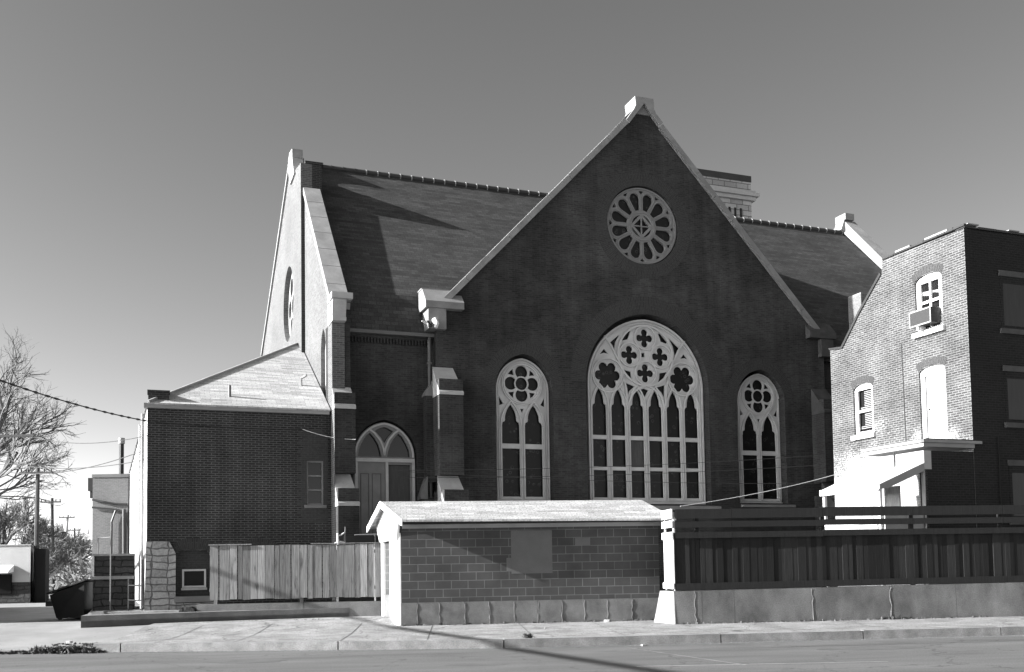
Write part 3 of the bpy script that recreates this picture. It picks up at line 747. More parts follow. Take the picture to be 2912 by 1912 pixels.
nr.v, nr.f = nr.v, [f[::-1] for f in nr.f]; nr2.f = [f[::-1] for f in nr2.f]
nr.add(nr2.v, nr2.f); church.part('nave_roof', nr, m_slate)
rt_ = M(); 
u_ = 5.9; k = 0
while u_+.47 < RE:
    rt_.tube([(u_, RV, RZ+.05), (min(u_+.42, RE), RV, RZ+.05)], .105, 8); rt_.tube([(u_+.42, RV, RZ+.055), (u_+.46, RV, RZ+.055)], .122, 8, mi=1 if u_ > 7.6 else 0); u_ += .47
church.part('ridge_tiles', rt_, [m_ridge, m_ridgeband])
# right gable with its coping, body walls behind
rg = M(); rg.prism([(-.1, 0), (12.3, 0), (15.5, 9.5), (7.8, 17.95), (-.1, 9.55)], RE, RE+.4, 'u'); church.part('gable_wall', rg, m_brick)
rc = M(); rc.prism([(-.3, 9.45), (-.3, 9.8), (7.6, 18.1), (8.1, 18.1), (8.1, 17.6), (7.75, 17.6)], RE-.12, RE+.55, 'u')
rc.box(RE-.12, RE+.4, 7.45, 8.2, 18.103, 18.42); rc.prism([(RE-.35, 17.6), (RE-.122, 17.5), (RE-.122, 18.2)], 7.5, 8.1)
church.part('coping', rc, m_lime_lit)
bw = M(); bw.box(24.2, RE, .5, .9, 0, 9.25); bw.box(5.7, RE, 11.7, 12.1, 0, 10.4); church.part('transept_wall', bw, m_brick)
ch = M(); ch.box(0, .01, 0, .01, 0, .01)
# --- limestone tower behind
tz = 22.0; tv = 14.0
def tw_pt(x, y): return onv(C, x, y, tv)
t1 = tw_pt(2134, 502); 
TU1 = t1[0]; TU0 = TU1-4.6; TZ = t1[1]
zc1 = tw_pt(2152, 566)[1]; 
to = M(); to.box(TU0, TU1, tv, tv+4.6, 0, TZ-.35)
tw_o = church.part('tower', to, m_stone_tower)
tc = M(); tc.box(TU0-.03, TU1+.03, tv-.03, tv+4.63, TZ-.347, TZ); church.part('tower_cap', tc, m_ridge, tw_o)
tc = M(); tc.box(TU0-.18, TU1+.18, tv-.18, tv+4.78, zc1-.2, zc1+.35); tc.box(TU0-.33, TU1+.33, tv-.33, tv+4.93, zc1, zc1+.2)
church.part('string_course', tc, m_lime, tw_o)
sl_ = M()
for i in range(9): sl_.box(TU1-.75-i*.36, TU1-.63-i*.36, tv-.02, tv+.02, zc1-1.15, zc1-.65)
church.part('belfry_slit', sl_, m_black, tw_o)

# ================================================================== BRICK ANNEX beside the church
annex = Thing('brick_annex', 'low dark brick annex with pale shingle roof and stone foundation, left of the church', 'annex', C, (0, 0, 0))
def z1p(x, y): return onv(C, 400+x/4.1125, 1380+y/4.1125, 0)
ax1 = 5.39
wl = [(0, 2.42), (.62, 2.42), (.80, 2.07), (.80, .3), (ax1, .3), (ax1, 6.38), (0, 6.38)]
bayh = [(.80, .75), (1.78, .75), (1.78, 2.12)]+[(1.30+.5*math.cos(a), 2.02+.14*math.sin(a)) for a in [math.pi*i/8 for i in range(1, 8)]]+[(.80, 2.06)]
wn = [(4.64, 3.53), (5.16, 3.53), (5.16, 4.92), (4.64, 4.92)]
# the brick face: window cut out, arched bay of the cellar window recessed
outer = [(0, 2.42), (.62, 2.42), (.80, 2.07)]+[(1.30+.5*math.cos(a), 2.02+.14*math.sin(a)) for a in [math.pi-math.pi*i/8 for i in range(0, 9)]][1:-1]+[(1.80, 2.07), (1.80, .3), (ax1, .3), (ax1, 6.38), (0, 6.38)]
aw = annex.part('front_wall', plate([outer, wn], 0, .35), m_annex)
annex.part('infill_brick', plate([[(.78, .8), (1.82, .8), (1.82, 2.2), (.78, 2.2)], [(1.0, 1.06), (1.64, 1.06), (1.64, 1.58), (1.0, 1.58)]], .12, .3), m_patch, aw)
sp = [(0, .2), (.83, .2), (.83, .55), (1.80, .55), (1.80, .2)]
st = M(); st.prism([(-.06, .25), (.80, .25), (.80, 2.07), (.62, 2.42), (-.02, 2.44)], -.075, .30); st.prism([(.803, .25), (1.9, .25), (1.9, .60), (.803, .60)], -.05, .3)
so = annex.part('stone_foundation', st, m_rubble)
annex.part('sill_stone', M().box(.76, 1.86, -.08, .3, .625, .80), m_lime_dk, so)
a_ = [(1.30+.54*math.cos(a), 2.03+.16*math.sin(a)) for a in [math.pi*i/12 for i in range(13)]]; b_ = [(1.30+.72*math.cos(a), 2.05+.48*math.sin(a)) for a in [math.pi*i/12 for i in range(13)]]
ring_part(annex, 'arch_bricks', a_, b_, -.012, m_voussoir, aw)
a2 = [(q[0]+1.9, q[1]-.02) for q in a_]; b2 = [(q[0]+1.9, q[1]-.02) for q in b_]; ring_part(annex, 'arch_bricks', a2, b2, -.012, m_voussoir, aw)
cw = annex.part('cellar_window', plate([rect(.985, 1.665, 1.05, 1.60), rect(1.04, 1.61, 1.11, 1.54)], .07, .16, bev=.006), m_tracery)
annex.part('pane', M().box(1.0, 1.64, .14, .15, 1.06, 1.59), m_black, cw); annex.part('sill', M().box(.96, 1.69, -.0, .12, .98, 1.045), m_lime, cw)
# small triple pane window set in patched brick with a toothed edge
teeth = []
zz = 2.96
lft = []
k = 0
while zz < 5.9:
    lft += [(4.40+(.07 if k % 2 else -.06)+(.05 if zz > 5.1 else 0), zz), (4.40+(.07 if k % 2 else -.06)+(.05 if zz > 5.1 else 0), min(zz+.135, 5.9))]; zz += .135; k += 1
annex.part('patched_brick', plate([[(5.30, 2.96), (5.30, 5.7), (5.1, 5.88)]+[(q[0], q[1]) for q in lft[::-1]], [(4.64, 3.53), (5.16, 3.53), (5.16, 4.92), (4.64, 4.92)]], -.006, .003), m_patch, aw)
wo = annex.part('window', plate([rect(4.642, 5.158, 3.532, 4.918), rect(4.69, 5.11, 3.58, 3.98), rect(4.69, 5.11, 4.02, 4.42), rect(4.69, 5.11, 4.46, 4.86)], .07, .13), m_cream)
annex.part('pane', M().box(4.66, 5.14, .14, .15, 3.55, 4.9), m_pane, wo); annex.part('sill', M().box(4.56, 5.24, -.06, .1, 3.43, 3.525), m_lime_dk, wo)
# left wall along the alley (slightly skew), coated and peeling
lf = M(); sx = -.85/21
lf.add([(0, .003, .2), (0, .003, 6.375), (sx*21, 21, 6.375), (sx*21, 21, .2), (.35, .003, .2), (.35, .003, 6.375), (.35+sx*21, 21, 6.375), (.35+sx*21, 21, .2)], [(0, 1, 2, 3), (7, 6, 5, 4), (1, 5, 6, 2), (0, 4, 5, 1)][::1])
lf2 = M(); lf2.add([(-.004, .0, .2), (-.004, .0, 6.37), (-.004+sx*21, 21, 6.37), (-.004+sx*21, 21, .2)], [(0, 1, 2, 3)]); lf2.add([(.0, .352, .2), (.0, .352, 6.37), (sx*21+.2, 21, 6.37), (sx*21+.2, 21, .2)], [(3, 2, 1, 0)])
annex.part('side_wall', lf2, m_peel)
annex.part('side_wall_coping', M().add([(-.06, -.02, 6.44), (.2, -.02, 6.44), (.2+sx*21, 21, 6.44), (-.06+sx*21, 21, 6.44), (-.06, -.02, 6.38), (.2, -.02, 6.38), (.2+sx*21, 21, 6.38), (-.06+sx*21, 21, 6.38)], [(0, 1, 2, 3), (7, 6, 5, 4), (0, 4, 5, 1), (1, 5, 6, 2), (2, 6, 7, 3), (3, 7, 4, 0)]), m_greypaint)
co_ = M(); co_.prism([(-.14, 6.36), (-.14, 6.50), (.1, 6.50), (.1, 6.36)], -.1, 5.33, 'u'); annex.part('cornice', co_, m_cream)
chm = M(); chm.box(.015, .60, .10, .62, 6.45, 6.86); chm.box(-.01, .625, .07, .65, 6.862, 6.93); annex.part('chimney', chm, m_chim)
A_, B_, C_, D_, E_ = Vector((.02, -.16, 6.51)), Vector((5.36, -.16, 6.51)), Vector((5.36, 6.39, 10.04)), Vector((-.45, 11.5, 6.46)), Vector((5.26, 12.6, 6.46))
rf_ = M().add([A_, B_, C_, D_, E_, A_-Vector((0, 0, .05)), B_-Vector((0, 0, .05)), D_-Vector((0, 0, .05)), E_-Vector((0, 0, .05))], [(0, 1, 2), (0, 2, 3), (3, 2, 4), (0, 5, 6, 1), (0, 3, 7, 5), (3, 4, 8, 7), (5, 7, 8, 6)])
ro_ = annex.part('roof', rf_, m_shingle)
annex.part('hip_flashing', M().tube([A_+Vector((0, 0, .03)), C_+Vector((0, 0, .04))], .05, 4), m_lime_lit, ro_)
q = onv(C, 653, 1140, .6); vz = 6.51+(.6+.16)*.565
vp_ = M(); vp_.tube([(q[0], .6, vz-.05), (q[0], .6, vz+.33)], .05, 8); annex.part('roof_vent', vp_, m_greypaint, ro_)
q = M(); q.tube([(4.75, 1.9, 7.6), (4.75, 1.9, 7.85), (4.9, 1.75, 7.93)], .05, 6); annex.part('roof_vent', q, m_lime_lit, ro_)
bk = M(); bk.box(.4, ax1, .352, .6, 0, 6.3); annex.part('inner_wall', bk, m_brick)
dpp = M(); dpp.tube([(-.14, .75, .45), (-.14, .75, 6.3)], .05, 8); dpp.tube([(-.20, 3.2, .6), (-.24, 3.2, 6.3)], .05, 8); annex.part('rain_pipe', dpp, m_lime)
# iron rail at the annex corner
rl = Thing('iron_rail', 'thin black iron rail standing against the stone corner of the annex', 'railing', C, (-.45, -.6, .4))
r_ = M(); r_.tube([(-.12, -.35, .36), (-.12, -.35, 1.85)], .022, 6); r_.tube([(-.50, .6, .36), (-.50, .6, 1.35)], .022, 6)
rl.part('post', M().tube([(-.12, -.35, .36), (-.12, -.35, 1.9)], .024, 6), m_darkmetal); rl.part('post', M().tube([(-.50, .6, .36), (-.50, .6, 1.35)], .024, 6), m_darkmetal)
rl.part('rail', M().tube([(-.12, -.35, .72), (-.50, .6, .72)], .02, 6), m_darkmetal); rl.part('rail', M().tube([(-.12, -.35, 1.15), (-.50, .6, 1.15)], .02, 6), m_darkmetal)
# rubble areaway with steps, and its thin railing
ar = Thing('stone_areaway', 'dark rubble-stone areaway block with two ledges beside the annex wall', 'stone wall', C, (-1.0, 1.5, .3))
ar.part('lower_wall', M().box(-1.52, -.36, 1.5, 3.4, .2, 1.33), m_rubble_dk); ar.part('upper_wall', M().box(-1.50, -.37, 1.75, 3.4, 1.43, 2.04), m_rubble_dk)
ar.part('ledge', M().box(-1.56, -.35, 1.42, 3.42, 1.334, 1.425), m_lime_dk); ar.part('ledge', M().box(-1.54, -.36, 1.68, 3.42, 2.044, 2.11), m_lime_dk)
rr = Thing('pipe_railing', 'thin metal pipe railing standing in front of the rubble areaway', 'railing', C, (-1.2, 1.2, .3))
rr.part('post', M().tube([(-1.02, 1.25, .3), (-1.02, 1.25, 2.75)], .022, 6), m_greypaint); rr.part('rail', M().tube([(-1.02, 1.25, 2.6), (-1.40, 1.9, 2.6)], .018, 6), m_greypaint); rr.part('post', M().tube([(-1.40, 1.9, 2.1), (-1.40, 1.9, 2.6)], .018, 6), m_greypaint)

# ================================================================== REAR BRICK BLOCK in the alley
rx0, rx1 = -20.72, -18.95
rear = Thing('rear_brick_building', 'tall narrow grey building end behind the annex, beside the alley', 'building', W, (-19.8, 48, 0))
m_rear = mat_brick('rear_brick', .14, .11, .15, .12, seed=12)
rear.part('wall', M().box(rx0, rx1, 48, 56, 0, 6.2), m_rear); rear.part('parapet', M().box(rx0-.03, rx1+.03, 47.96, 56.04, 6.203, 6.36), m_greypaint)
rear.part('conduit', M().tube([(rx0+.02, 47.93, 5.1), (rx0+.6, 47.9, 4.98), (rx0+1.1, 47.93, 4.88), (rx1-.05, 47.93, 4.85)], .05, 6), m_darkmetal)
rear.part('conduit', M().tube([(rx0+.02, 47.9, 4.72), (rx0+1.2, 47.9, 4.6), (rx1-.1, 47.9, 4.45)], .045, 6), m_darkmetal)
rear.part('drain_pipe', M().tube([(rx0+1.2, 47.88, 4.55), (rx0+1.0, 47.88, 4.0), (rx0+1.0, 47.88, 2.0)], .05, 6), m_darkmetal)
rear.part('drain_pipe', M().tube([(rx1-.16, 47.88, 4.6), (rx1-.16, 47.88, 4.1), (rx1-.14, 47.88, 2.0)], .09, 6), m_darkmetal)
rear.part('wall_box', M().box(rx0-.28, rx0-.003, 48.1, 48.8, 5.55, 6.2).box(rx0-.22, rx0-.1, 48.2, 48.4, 5.2, 5.547), m_black)
fl_ = Thing('flue_pipe', 'round metal flue pipe with a pale cap rising behind the narrow grey building', 'flue', W, (-19.3, 50.5, 0))
fl_.part('pipe', M().tube([(-20.35, 50.6, 5.8), (-20.35, 50.6, 8.2)], .12, 10), m_darkmetal); fl_.part('cap', M().tube([(-20.35, 50.6, 8.2), (-20.35, 50.6, 8.5)], .16, 10), m_lime)

# ================================================================== STREET FRONT: low wall, board fence, shed, long wall, dark fence
FC = Frame(C.w(5.85, -5.17), R(5.5))       # left fence runs between street and church directions
def fpt(x, y): return onv(FC, x, y, 0)
fl0 = fpt(593, 1712)[0]; fw0 = fpt(559, 1740)[0]; fend = .12
lw_ = Thing('low_concrete_wall', 'low grey concrete wall under the pale board fence', 'wall', FC, (fw0, 0, .1))
bm_ = M(); N_ = 14
us = [fw0+(fend-fw0)*i/N_ for i in range(N_+1)]
tp = [fpt(559, 1723)[1]+.0*i for i in range(N_+1)]; ztop = .68
for a, b in ((fw0, fw0+2.72), (fw0+2.735, fend)):
    bm_.prism([(-.02, .05), (0, ztop), (.28, ztop), (.30, .05)], a, b, 'u')
lw_.part('wall_body', bm_, m_conc)
fe = Thing('board_fence', 'pale weathered vertical board fence with a diagonal shadow, standing on the low wall', 'fence', FC, (fl0, .1, ztop))
random.seed(11)
u_ = fl0; bd = M()
while u_ < fend-.05:
    wd = random.choice((.14, .19, .19, .24, .28)); wd = min(wd, fend-u_); gp = random.choice((.004, .006, .012, .02))
    o_ = random.uniform(-.012, .012); zt = 2.19+random.uniform(-.012, .012); zb = .79+random.uniform(-.01, .02)
    bd.box(u_+gp, u_+wd-gp*.3, .06+o_, .082+o_, zb, zt); u_ += wd
fe.part('boards', bd, m_wood)
fe.part('cap_rail', M().box(fl0-.01, fl0+1.08, .02, .11, 2.205, 2.235), m_wood); fe.part('cap_rail', M().box(fl0+2.6, fend, .03, .11, 2.21, 2.225), m_wood)
for z in (1.0, 1.95): fe.part('rail', M().box(fl0, fend, .10, .14, z, z+.09), m_wood)
for u in (fl0+.1, fl0+2.3, fend-.12): fe.part('post', M().box(u, u+.09, .145, .24, .4, 2.1), m_wood)
# low kerb stones left of the low wall, running to the alley
lk = Thing('kerb_wall', 'low broken concrete edging left of the low wall, with a crumbled pale end', 'edging', FC, (fw0-2, 0, .1))
lkb = M(); e0 = fpt(240, 1760)[0]
xs = [e0+(fw0-.45-e0)*i/10 for i in range(11)]
vs_ = []
for i, x in enumerate(xs):
    h_ = .545+.04*math.sin(i*1.9)*(i < 3)+(.0 if i > 1 else -.07*(2-i)); b_ = -.05-.16*(i < 1)
    vs_ += [(x, b_, .05), (x, b_+.07, h_), (x, .3, h_), (x, .3, .05)]
fs = []
for i in range(10):
    for k in range(4): fs.append((i*4+k, i*4+(k+1) % 4, i*4+4+(k+1) % 4, i*4+4+k))
fs += [(0, 3, 2, 1), (40, 41, 42, 43)]
bm2 = M().add(vs_, [f[::-1] for f in fs[:-2]]+fs[-2:]); lk.part('edging_body', bm2, m_conc_lt)
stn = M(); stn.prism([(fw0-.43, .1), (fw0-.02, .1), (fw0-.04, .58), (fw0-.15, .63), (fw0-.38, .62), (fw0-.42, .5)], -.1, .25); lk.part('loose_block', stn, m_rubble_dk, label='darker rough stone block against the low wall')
ch_ = M(); ch_.prism([(e0+.12, .45), (e0+.5, .5), (e0+.46, .56), (e0+.2, .54)], -.02, .3); lk.part('broken_cap', ch_, m_conc_lt)

# --- shed: block walls on a concrete base, gabled shingle roof
GD = 2.1                                   # depth of the shed along the church axis
Wv = C.V; Wl = Vector((Wv.dot(S.U), Wv.dot(S.V), 0))
def sk(u, d, z): return (u+Wl.x*d, Wl.y*d, z)           # point d metres back along the skew sides
shed = Thing('block_shed', 'small painted concrete-block shed with white gable trim and pale shingle roof', 'shed', S, (3.2, 0, .1))
GW = 6.42
bw_ = M(); bw_.box(0, GW, 0, .2, .70, 2.62); sw_ = shed.part('front_wall', bw_, m_cmu)
shed.part('painted_patch', M().box(2.70, 3.72, -.006, .003, 1.36, 2.42), m_cmupatch, sw_, label='lighter rectangular patch of paint on the blocks')
cb_ = M(); k = 0; u_ = -.015
random.seed(3)
edges = [-.015, .38, .92, 1.53, 2.14, 2.75, 3.33, 3.93, 4.5, 5.08, 5.7, GW+.02]
for a, b in zip(edges, edges[1:]):
    o_ = random.uniform(-.004, .006); cb_.box(a+.006, b-.006, -.03+o_, .2, .0, .697)
cbo = shed.part('base_wall', cb_, m_concbase)
for e in edges[1:-1]:
    jt = M(); jt.tube([(e+random.uniform(-.016, .016), -.03, .14+i*.09) for i in range(7)], lambda i: .006+.005*((i*7) % 3), 4)
    shed.part('mortar_ridge', jt, m_lime_dk, cbo)
shed.part('painted_patch', M().box(4.3, 4.68, -.005, .003, 2.03, 2.22), m_cmupatch, sw_)
shed.part('painted_patch', M().box(2.58, 2.697, -.006, .003, 1.42, 1.75), m_cmupatch, sw_)
# left end: corner panel, block strip, far jamb
def skbox(mm, ua, ub, da, db, z0_, z1_):
    p = [sk(ua, da, z0_), sk(ub, da, z0_), sk(ub, db, z0_), sk(ua, db, z0_), sk(ua, da, z1_), sk(ub, da, z1_), sk(ub, db, z1_), sk(ua, db, z1_)]
    return mm.add(p, [(0, 3, 2, 1), (4, 5, 6, 7), (0, 1, 5, 4), (1, 2, 6, 5), (2, 3, 7, 6), (3, 0, 4, 7)])
shed.part('end_board', skbox(M(), -.04, -.003, .0, 1.02, .08, 2.40), m_white)
shed.part('end_wall', skbox(M(), .03, .2, 1.0, 1.85, .08, 2.40), m_cmu)
shed.part('end_board', skbox(M(), -.02, .12, 1.80, 2.08, .08, 2.42), m_white)
shed.part('end_base', skbox(M(), .0, .2, 1.02, 1.78, .08, .86), m_conc)
shed.part('rear_wall', skbox(M(), 0, GW, GD, GD+.15, 0, 2.5), m_cmu); shed.part('right_wall', skbox(M(), GW-.2, GW-.003, .21, GD, 0, 2.6), m_cmu)
gbl = M(); fa = -.17
ge = [sk(-.10, 0.02, 2.23), sk(-.10, 1.9, 2.23), sk(-.10, 2.25, 2.62), sk(-.10, 1.13, 3.17), sk(-.10, -.10, 2.70)]
gb2 = [(p[0]+.06, p[1], p[2]) for p in ge]; gbl.add(ge+gb2, [(0, 1, 2, 3, 4)[::-1], (5, 6, 7, 8, 9)]+[(i, (i+1) % 5, (i+1) % 5+5, i+5) for i in range(5)])
shed.part('gable_board', gbl, m_white)
def shed_roof():
    E0 = -.22; zr, ze = 3.24, 2.74; t = .05
    a, b, c, d = Vector(sk(-.06, -.44, ze-.04)), Vector(sk(GW+.24, -.44, ze-.08)), Vector(sk(GW+.14, 1.13, zr-.02)), Vector(sk(-.22, 1.13, zr))
    e, f = Vector(sk(GW+.12, 2.45, ze-.1)), Vector(sk(-.28, 2.45, ze-.1)); dn = Vector((0, 0, -t))
    P = [a, b, c, d, e, f]; m_ = M().add(P+[p+dn for p in P], [(0, 1, 2, 3), (3, 2, 4, 5), (7, 6, 9, 8), (8, 9, 11, 10), (0, 6, 7, 1), (1, 7, 8, 2), (2, 8, 10, 4), (4, 10, 11, 5), (5, 11, 9, 3), (3, 9, 6, 0)])
    r = shed.part('roof', m_, m_shingle2)
    rk = M()
    for (p, q_) in ((a, d), (d, f)):
        o1 = Vector((-.035, 0, 0)); rk.add([p+o1+Vector((0, 0, .01)), q_+o1+Vector((0, 0, .01)), q_+o1-Vector((0, 0, .15)), p+o1-Vector((0, 0, .15)), p+Vector((-.004, 0, .01)), q_+Vector((-.004, 0, .01)), q_+Vector((-.004, 0, -.15)), p+Vector((-.004, 0, -.15))],
            [(0, 1, 2, 3), (7, 6, 5, 4), (0, 4, 5, 1), (3, 2, 6, 7), (0, 3, 7, 4), (1, 5, 6, 2)])
    shed.part('barge_board', rk, m_white, r)
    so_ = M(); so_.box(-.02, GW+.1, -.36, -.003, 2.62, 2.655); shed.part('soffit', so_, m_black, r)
    fb = M(); fb.box(.03, GW+.05, -.032, -.004, 2.50, 2.60); shed.part('frieze_board', fb, m_cream, r)
shed_roof()

# --- long concrete wall and dark slatted fence to the right
WV = -1.77
lwall = Thing('long_concrete_wall', 'long stained concrete wall carrying the dark fence', 'wall', S, (9, WV, .1))
random.seed(8)
ed = [6.28, 6.95, 7.72, 9.62, 11.55, 13.2, 15.5, 18]
for i, (a, b) in enumerate(zip(ed, ed[1:])):
    t0, t1 = .905+(a-6.2)*.006, .905+(b-6.2)*.006
    s_ = M().add([(a+.004, WV-.03, .05), (b-.004, WV-.03, .05), (b-.004, WV, t1), (a+.004, WV, t0), (a+.004, WV+.4, .05), (b-.004, WV+.4, .05), (b-.004, WV+.4, t1), (a+.004, WV+.4, t0)],
                 [(0, 1, 2, 3), (5, 4, 7, 6), (3, 2, 6, 7), (1, 5, 6, 2), (4, 0, 3, 7)])
    lwall.part('wall_section', s_, m_conc)
en = M().add([(6.30, WV-.04, .05), (6.30, WV, .905), (6.34, WV+.85, .905), (6.22, WV+.95, .05), (6.278, WV-.035, .05), (6.278, WV+.003, .9), (6.18, WV+.85, .9), (6.02, WV+.95, .05)], [(0, 4, 5, 1), (4, 7, 6, 5), (1, 5, 6, 2), (7, 3, 2, 6)])
lwall.part('battered_end', en, m_conc_lt)
cr2 = M()
for x0, zz_ in ((6.78, .0), (9.62, 0), (11.55, 0)):
    pts = [(x0+random.uniform(-.025, .025), WV-.033+.03*(i/7), .13+i*.11) for i in range(8)]; cr2.tube(pts, lambda i: .004+.006*((i*5) % 3)/2, 4)
lwall.part('crack_filler', cr2, m_lime_dk)
df = Thing('slatted_fence', 'dark stained board fence with two open top rails on the long concrete wall', 'fence', S, (9, WV, .95))
fu0, fu1 = 6.34, 17.5
u_ = fu0; bd = M(); random.seed(4)
while u_ < fu1:
    wd = random.choice((.09, .12, .14, .14, .19)); o_ = random.uniform(-.01, .01); bd.box(u_-.006, u_+wd+.006, WV+.06+o_+(.022 if int(u_*1000) % 2 else 0), WV+.08+o_+(.022 if int(u_*1000) % 2 else 0), 1.0, 2.26); u_ += wd
df.part('boards', bd, m_wooddark)
pcs = [6.36, 7.72, 9.95, 12.2, 14.5, 17.2]
for a, b in zip(pcs, pcs[1:]):
    j = random.uniform(-.012, .012)
    df.part('top_rail', M().box(a, b-.006, WV+.0, WV+.045, 2.60+j, 2.82+j), m_wooddark); df.part('middle_rail', M().box(a+.003, b-.006, WV+.0, WV+.04, 2.39+j, 2.53+j), m_wooddark)
    df.part('cap_rail', M().box(a, b-.005, WV+.005, WV+.055, 2.14+j, 2.28+j), m_wooddark)
df.part('bottom_rail', M().add([(fu0, WV+.005, .925), (fu1, WV+.005, .985), (fu1, WV+.055, .985), (fu0, WV+.055, .925), (fu0, WV+.005, 1.08), (fu1, WV+.005, 1.13), (fu1, WV+.055, 1.13), (fu0, WV+.055, 1.08)], [(0, 3, 2, 1), (4, 5, 6, 7), (0, 1, 5, 4), (1, 2, 6, 5), (2, 3, 7, 6), (3, 0, 4, 7)]), m_wooddark)
for u in (6.9, 9.98, 12.2, 14.48, 16.8): df.part('post', M().box(u-.045, u+.045, WV+.085, WV+.17, .92, 2.72), m_wooddark)
# bright return end of the fence
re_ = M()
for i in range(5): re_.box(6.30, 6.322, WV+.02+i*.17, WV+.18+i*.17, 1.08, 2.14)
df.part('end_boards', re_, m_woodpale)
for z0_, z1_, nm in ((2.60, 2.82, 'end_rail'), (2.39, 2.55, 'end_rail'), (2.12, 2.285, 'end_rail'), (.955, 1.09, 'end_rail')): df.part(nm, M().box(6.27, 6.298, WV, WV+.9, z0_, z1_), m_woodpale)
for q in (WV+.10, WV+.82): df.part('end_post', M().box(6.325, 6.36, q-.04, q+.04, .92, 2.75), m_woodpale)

# ================================================================== APARTMENT BUILDING on the right
AU, AV = 21.18, -10.02
apt = Thing('apartment_building', 'three storey brick building with a sunlit stepped side wall at the right edge', 'building', C, (AU, AV, 0))
prof = [(AV, .1), (AV, 10.68), (-6.80, 10.74), (-6.76, 10.32), (-5.73, 9.36), (-4.86, 8.42), (-4.24, 8.50), (-4.20, .1)]
def seg(v0_, v1_, z0_, zs, rise, n=8):
    vm = (v0_+v1_)/2; hw = abs(v1_-v0_)/2
    return [(vm-hw, z0_), (vm+hw, z0_)]+[(vm+hw*math.cos(math.pi*i/n), zs+rise*math.sin(math.pi*i/n)) for i in range(n+1)]
w1h = seg(-9.14, -8.10, 8.16, 9.62, .20); w2h = seg(-6.17, -5.28, 5.50, 6.95, .17); drh = seg(-9.13, -8.13, 4.90, 6.98, .14)
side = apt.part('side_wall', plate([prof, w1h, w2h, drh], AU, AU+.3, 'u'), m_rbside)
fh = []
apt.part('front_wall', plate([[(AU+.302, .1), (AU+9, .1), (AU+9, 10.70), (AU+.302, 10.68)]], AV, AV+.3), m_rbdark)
apt.part('corner_facing', M().box(AU+.001, AU+.30, AV-.004, AV-.001, .1, 10.67), m_rbdark)
apt.part('roof_slab', M().box(AU+.3, AU+9, AV+.3, -6.8, 10.3, 10.4), m_darkmetal)
rfp = M(); rfp.prism([(-6.76, 10.32), (-4.86, 8.42), (-4.20, 8.46), (-4.2, 8.3), (-4.9, 8.2), (-6.9, 10.2)], AU+.3, AU+9, 'u'); apt.part('rear_roof', rfp, m_darkmetal)
apt.part('back_wall', M().box(AU+.3, AU+9, -4.5, -4.2, 0, 8.2), m_annex)
fx = M(); random.seed(9)
v_ = AV-.05
while v_ < -6.85:
    L2 = random.uniform(.25, .6); fx.box(AU-.04, AU+.3, v_, min(v_+L2-.01, -6.8), 10.745, 10.78+random.uniform(0, .05)); v_ += L2
for a, b in zip(prof[3:6], prof[4:7]):
    fx.prism([(a[0], a[1]), (b[0], b[1]), (b[0]+.05, b[1]+.07), (a[0]+.05, a[1]+.07)], AU-.04, AU+.3, 'u')
apt.part('coping', fx, m_darkmetal)
fx = M(); u_ = AU
while u_ < AU+8: L2 = random.uniform(.4, .9); fx.box(u_, u_+L2-.01, AV-.03, AV+.3, 10.705, 10.74+random.uniform(0, .03)); u_ += L2
apt.part('coping', fx, m_darkmetal)
for a, b in ((AV+.55, AV+1.4), (AV+2.0, AV+2.6)): apt.part('tile_edge', M().box(AU-.05, AU+.1, a, b, 10.79, 10.84), m_lime_lit)
apt.part('tile_edge', M().box(AU+.1, AU+.5, AV-.05, AV+.1, 10.79, 10.83), m_lime_lit); apt.part('tile_edge', M().box(AU+1.6, AU+2.0, AV-.05, AV+.1, 10.77, 10.80), m_lime_lit)
def seg_ring(h, d):
    vm = (h[0][0]+h[1][0])/2; hw = abs(h[1][0]-h[0][0])/2; zs = h[2][1]; rise = max(p[1] for p in h)-zs
    m_ = M(); n_ = 16
    for i in range(n_):
        a0, a1 = math.pi*(i+.08)/n_, math.pi*(i+.92)/n_
        pts = [(vm+(hw)*math.cos(a), zs+rise*math.sin(a)+.02) for a in (a0, a1)]+[(vm+(hw+.1)*math.cos(a), zs+rise*math.sin(a)+d) for a in (a1, a0)]
        m_.prism(pts, AU-.008, AU+.003, 'u')
    return m_
m_vous = mat_noise('arch_brick', .035, .06, 20, .9, .2)
for h in (w1h, w2h, drh): apt.part('arch_bricks', seg_ring(h, .22), m_vous, side)
def win_u(h, panes, mat_=m_white, name='window', lab=None, curtain=True):
    vm = (h[0][0]+h[1][0])/2; hw = abs(h[1][0]-h[0][0])/2-.006; zs = h[2][1]; rise = max(p[1] for p in h)-zs
    o = seg(vm-hw, vm+hw, h[0][1]+.004, zs, rise-.006)
    w_ = apt.part(name, plate([o]+panes, AU+.06, AU+.13, 'u', bev=.005), mat_, label=lab)
    return w_
wA = win_u(w1h, [rect(-8.97, -8.66, 9.05, 9.58), rect(-8.60, -8.27, 9.05, 9.58), rect(-8.97, -8.66, 8.25, 8.97), rect(-8.60, -8.27, 8.25, 8.97)], lab='upper window with an air conditioner')
apt.part('pane', M().box(AU+.14, AU+.15, -9.1, -8.14, 8.2, 9.7), m_pane, wA)
cur = M(); cur.prism([(-8.95, 9.28), (-8.28, 9.36), (-8.28, 9.26), (-8.5, 9.20), (-8.7, 9.26), (-8.95, 9.18)], AU+.132, AU+.138, 'u'); cur.prism([(-8.98, 8.3), (-8.98, 8.75), (-8.9, 8.66), (-8.84, 8.8), (-8.78, 8.6), (-8.7, 8.7), (-8.66, 8.3)], AU+.132, AU+.138, 'u')
apt.part('curtain', cur, m_whitewash, wA); apt.part('sill', M().box(AU-.10, AU+.1, -9.22, -8.02, 8.02, 8.155), m_white, wA)
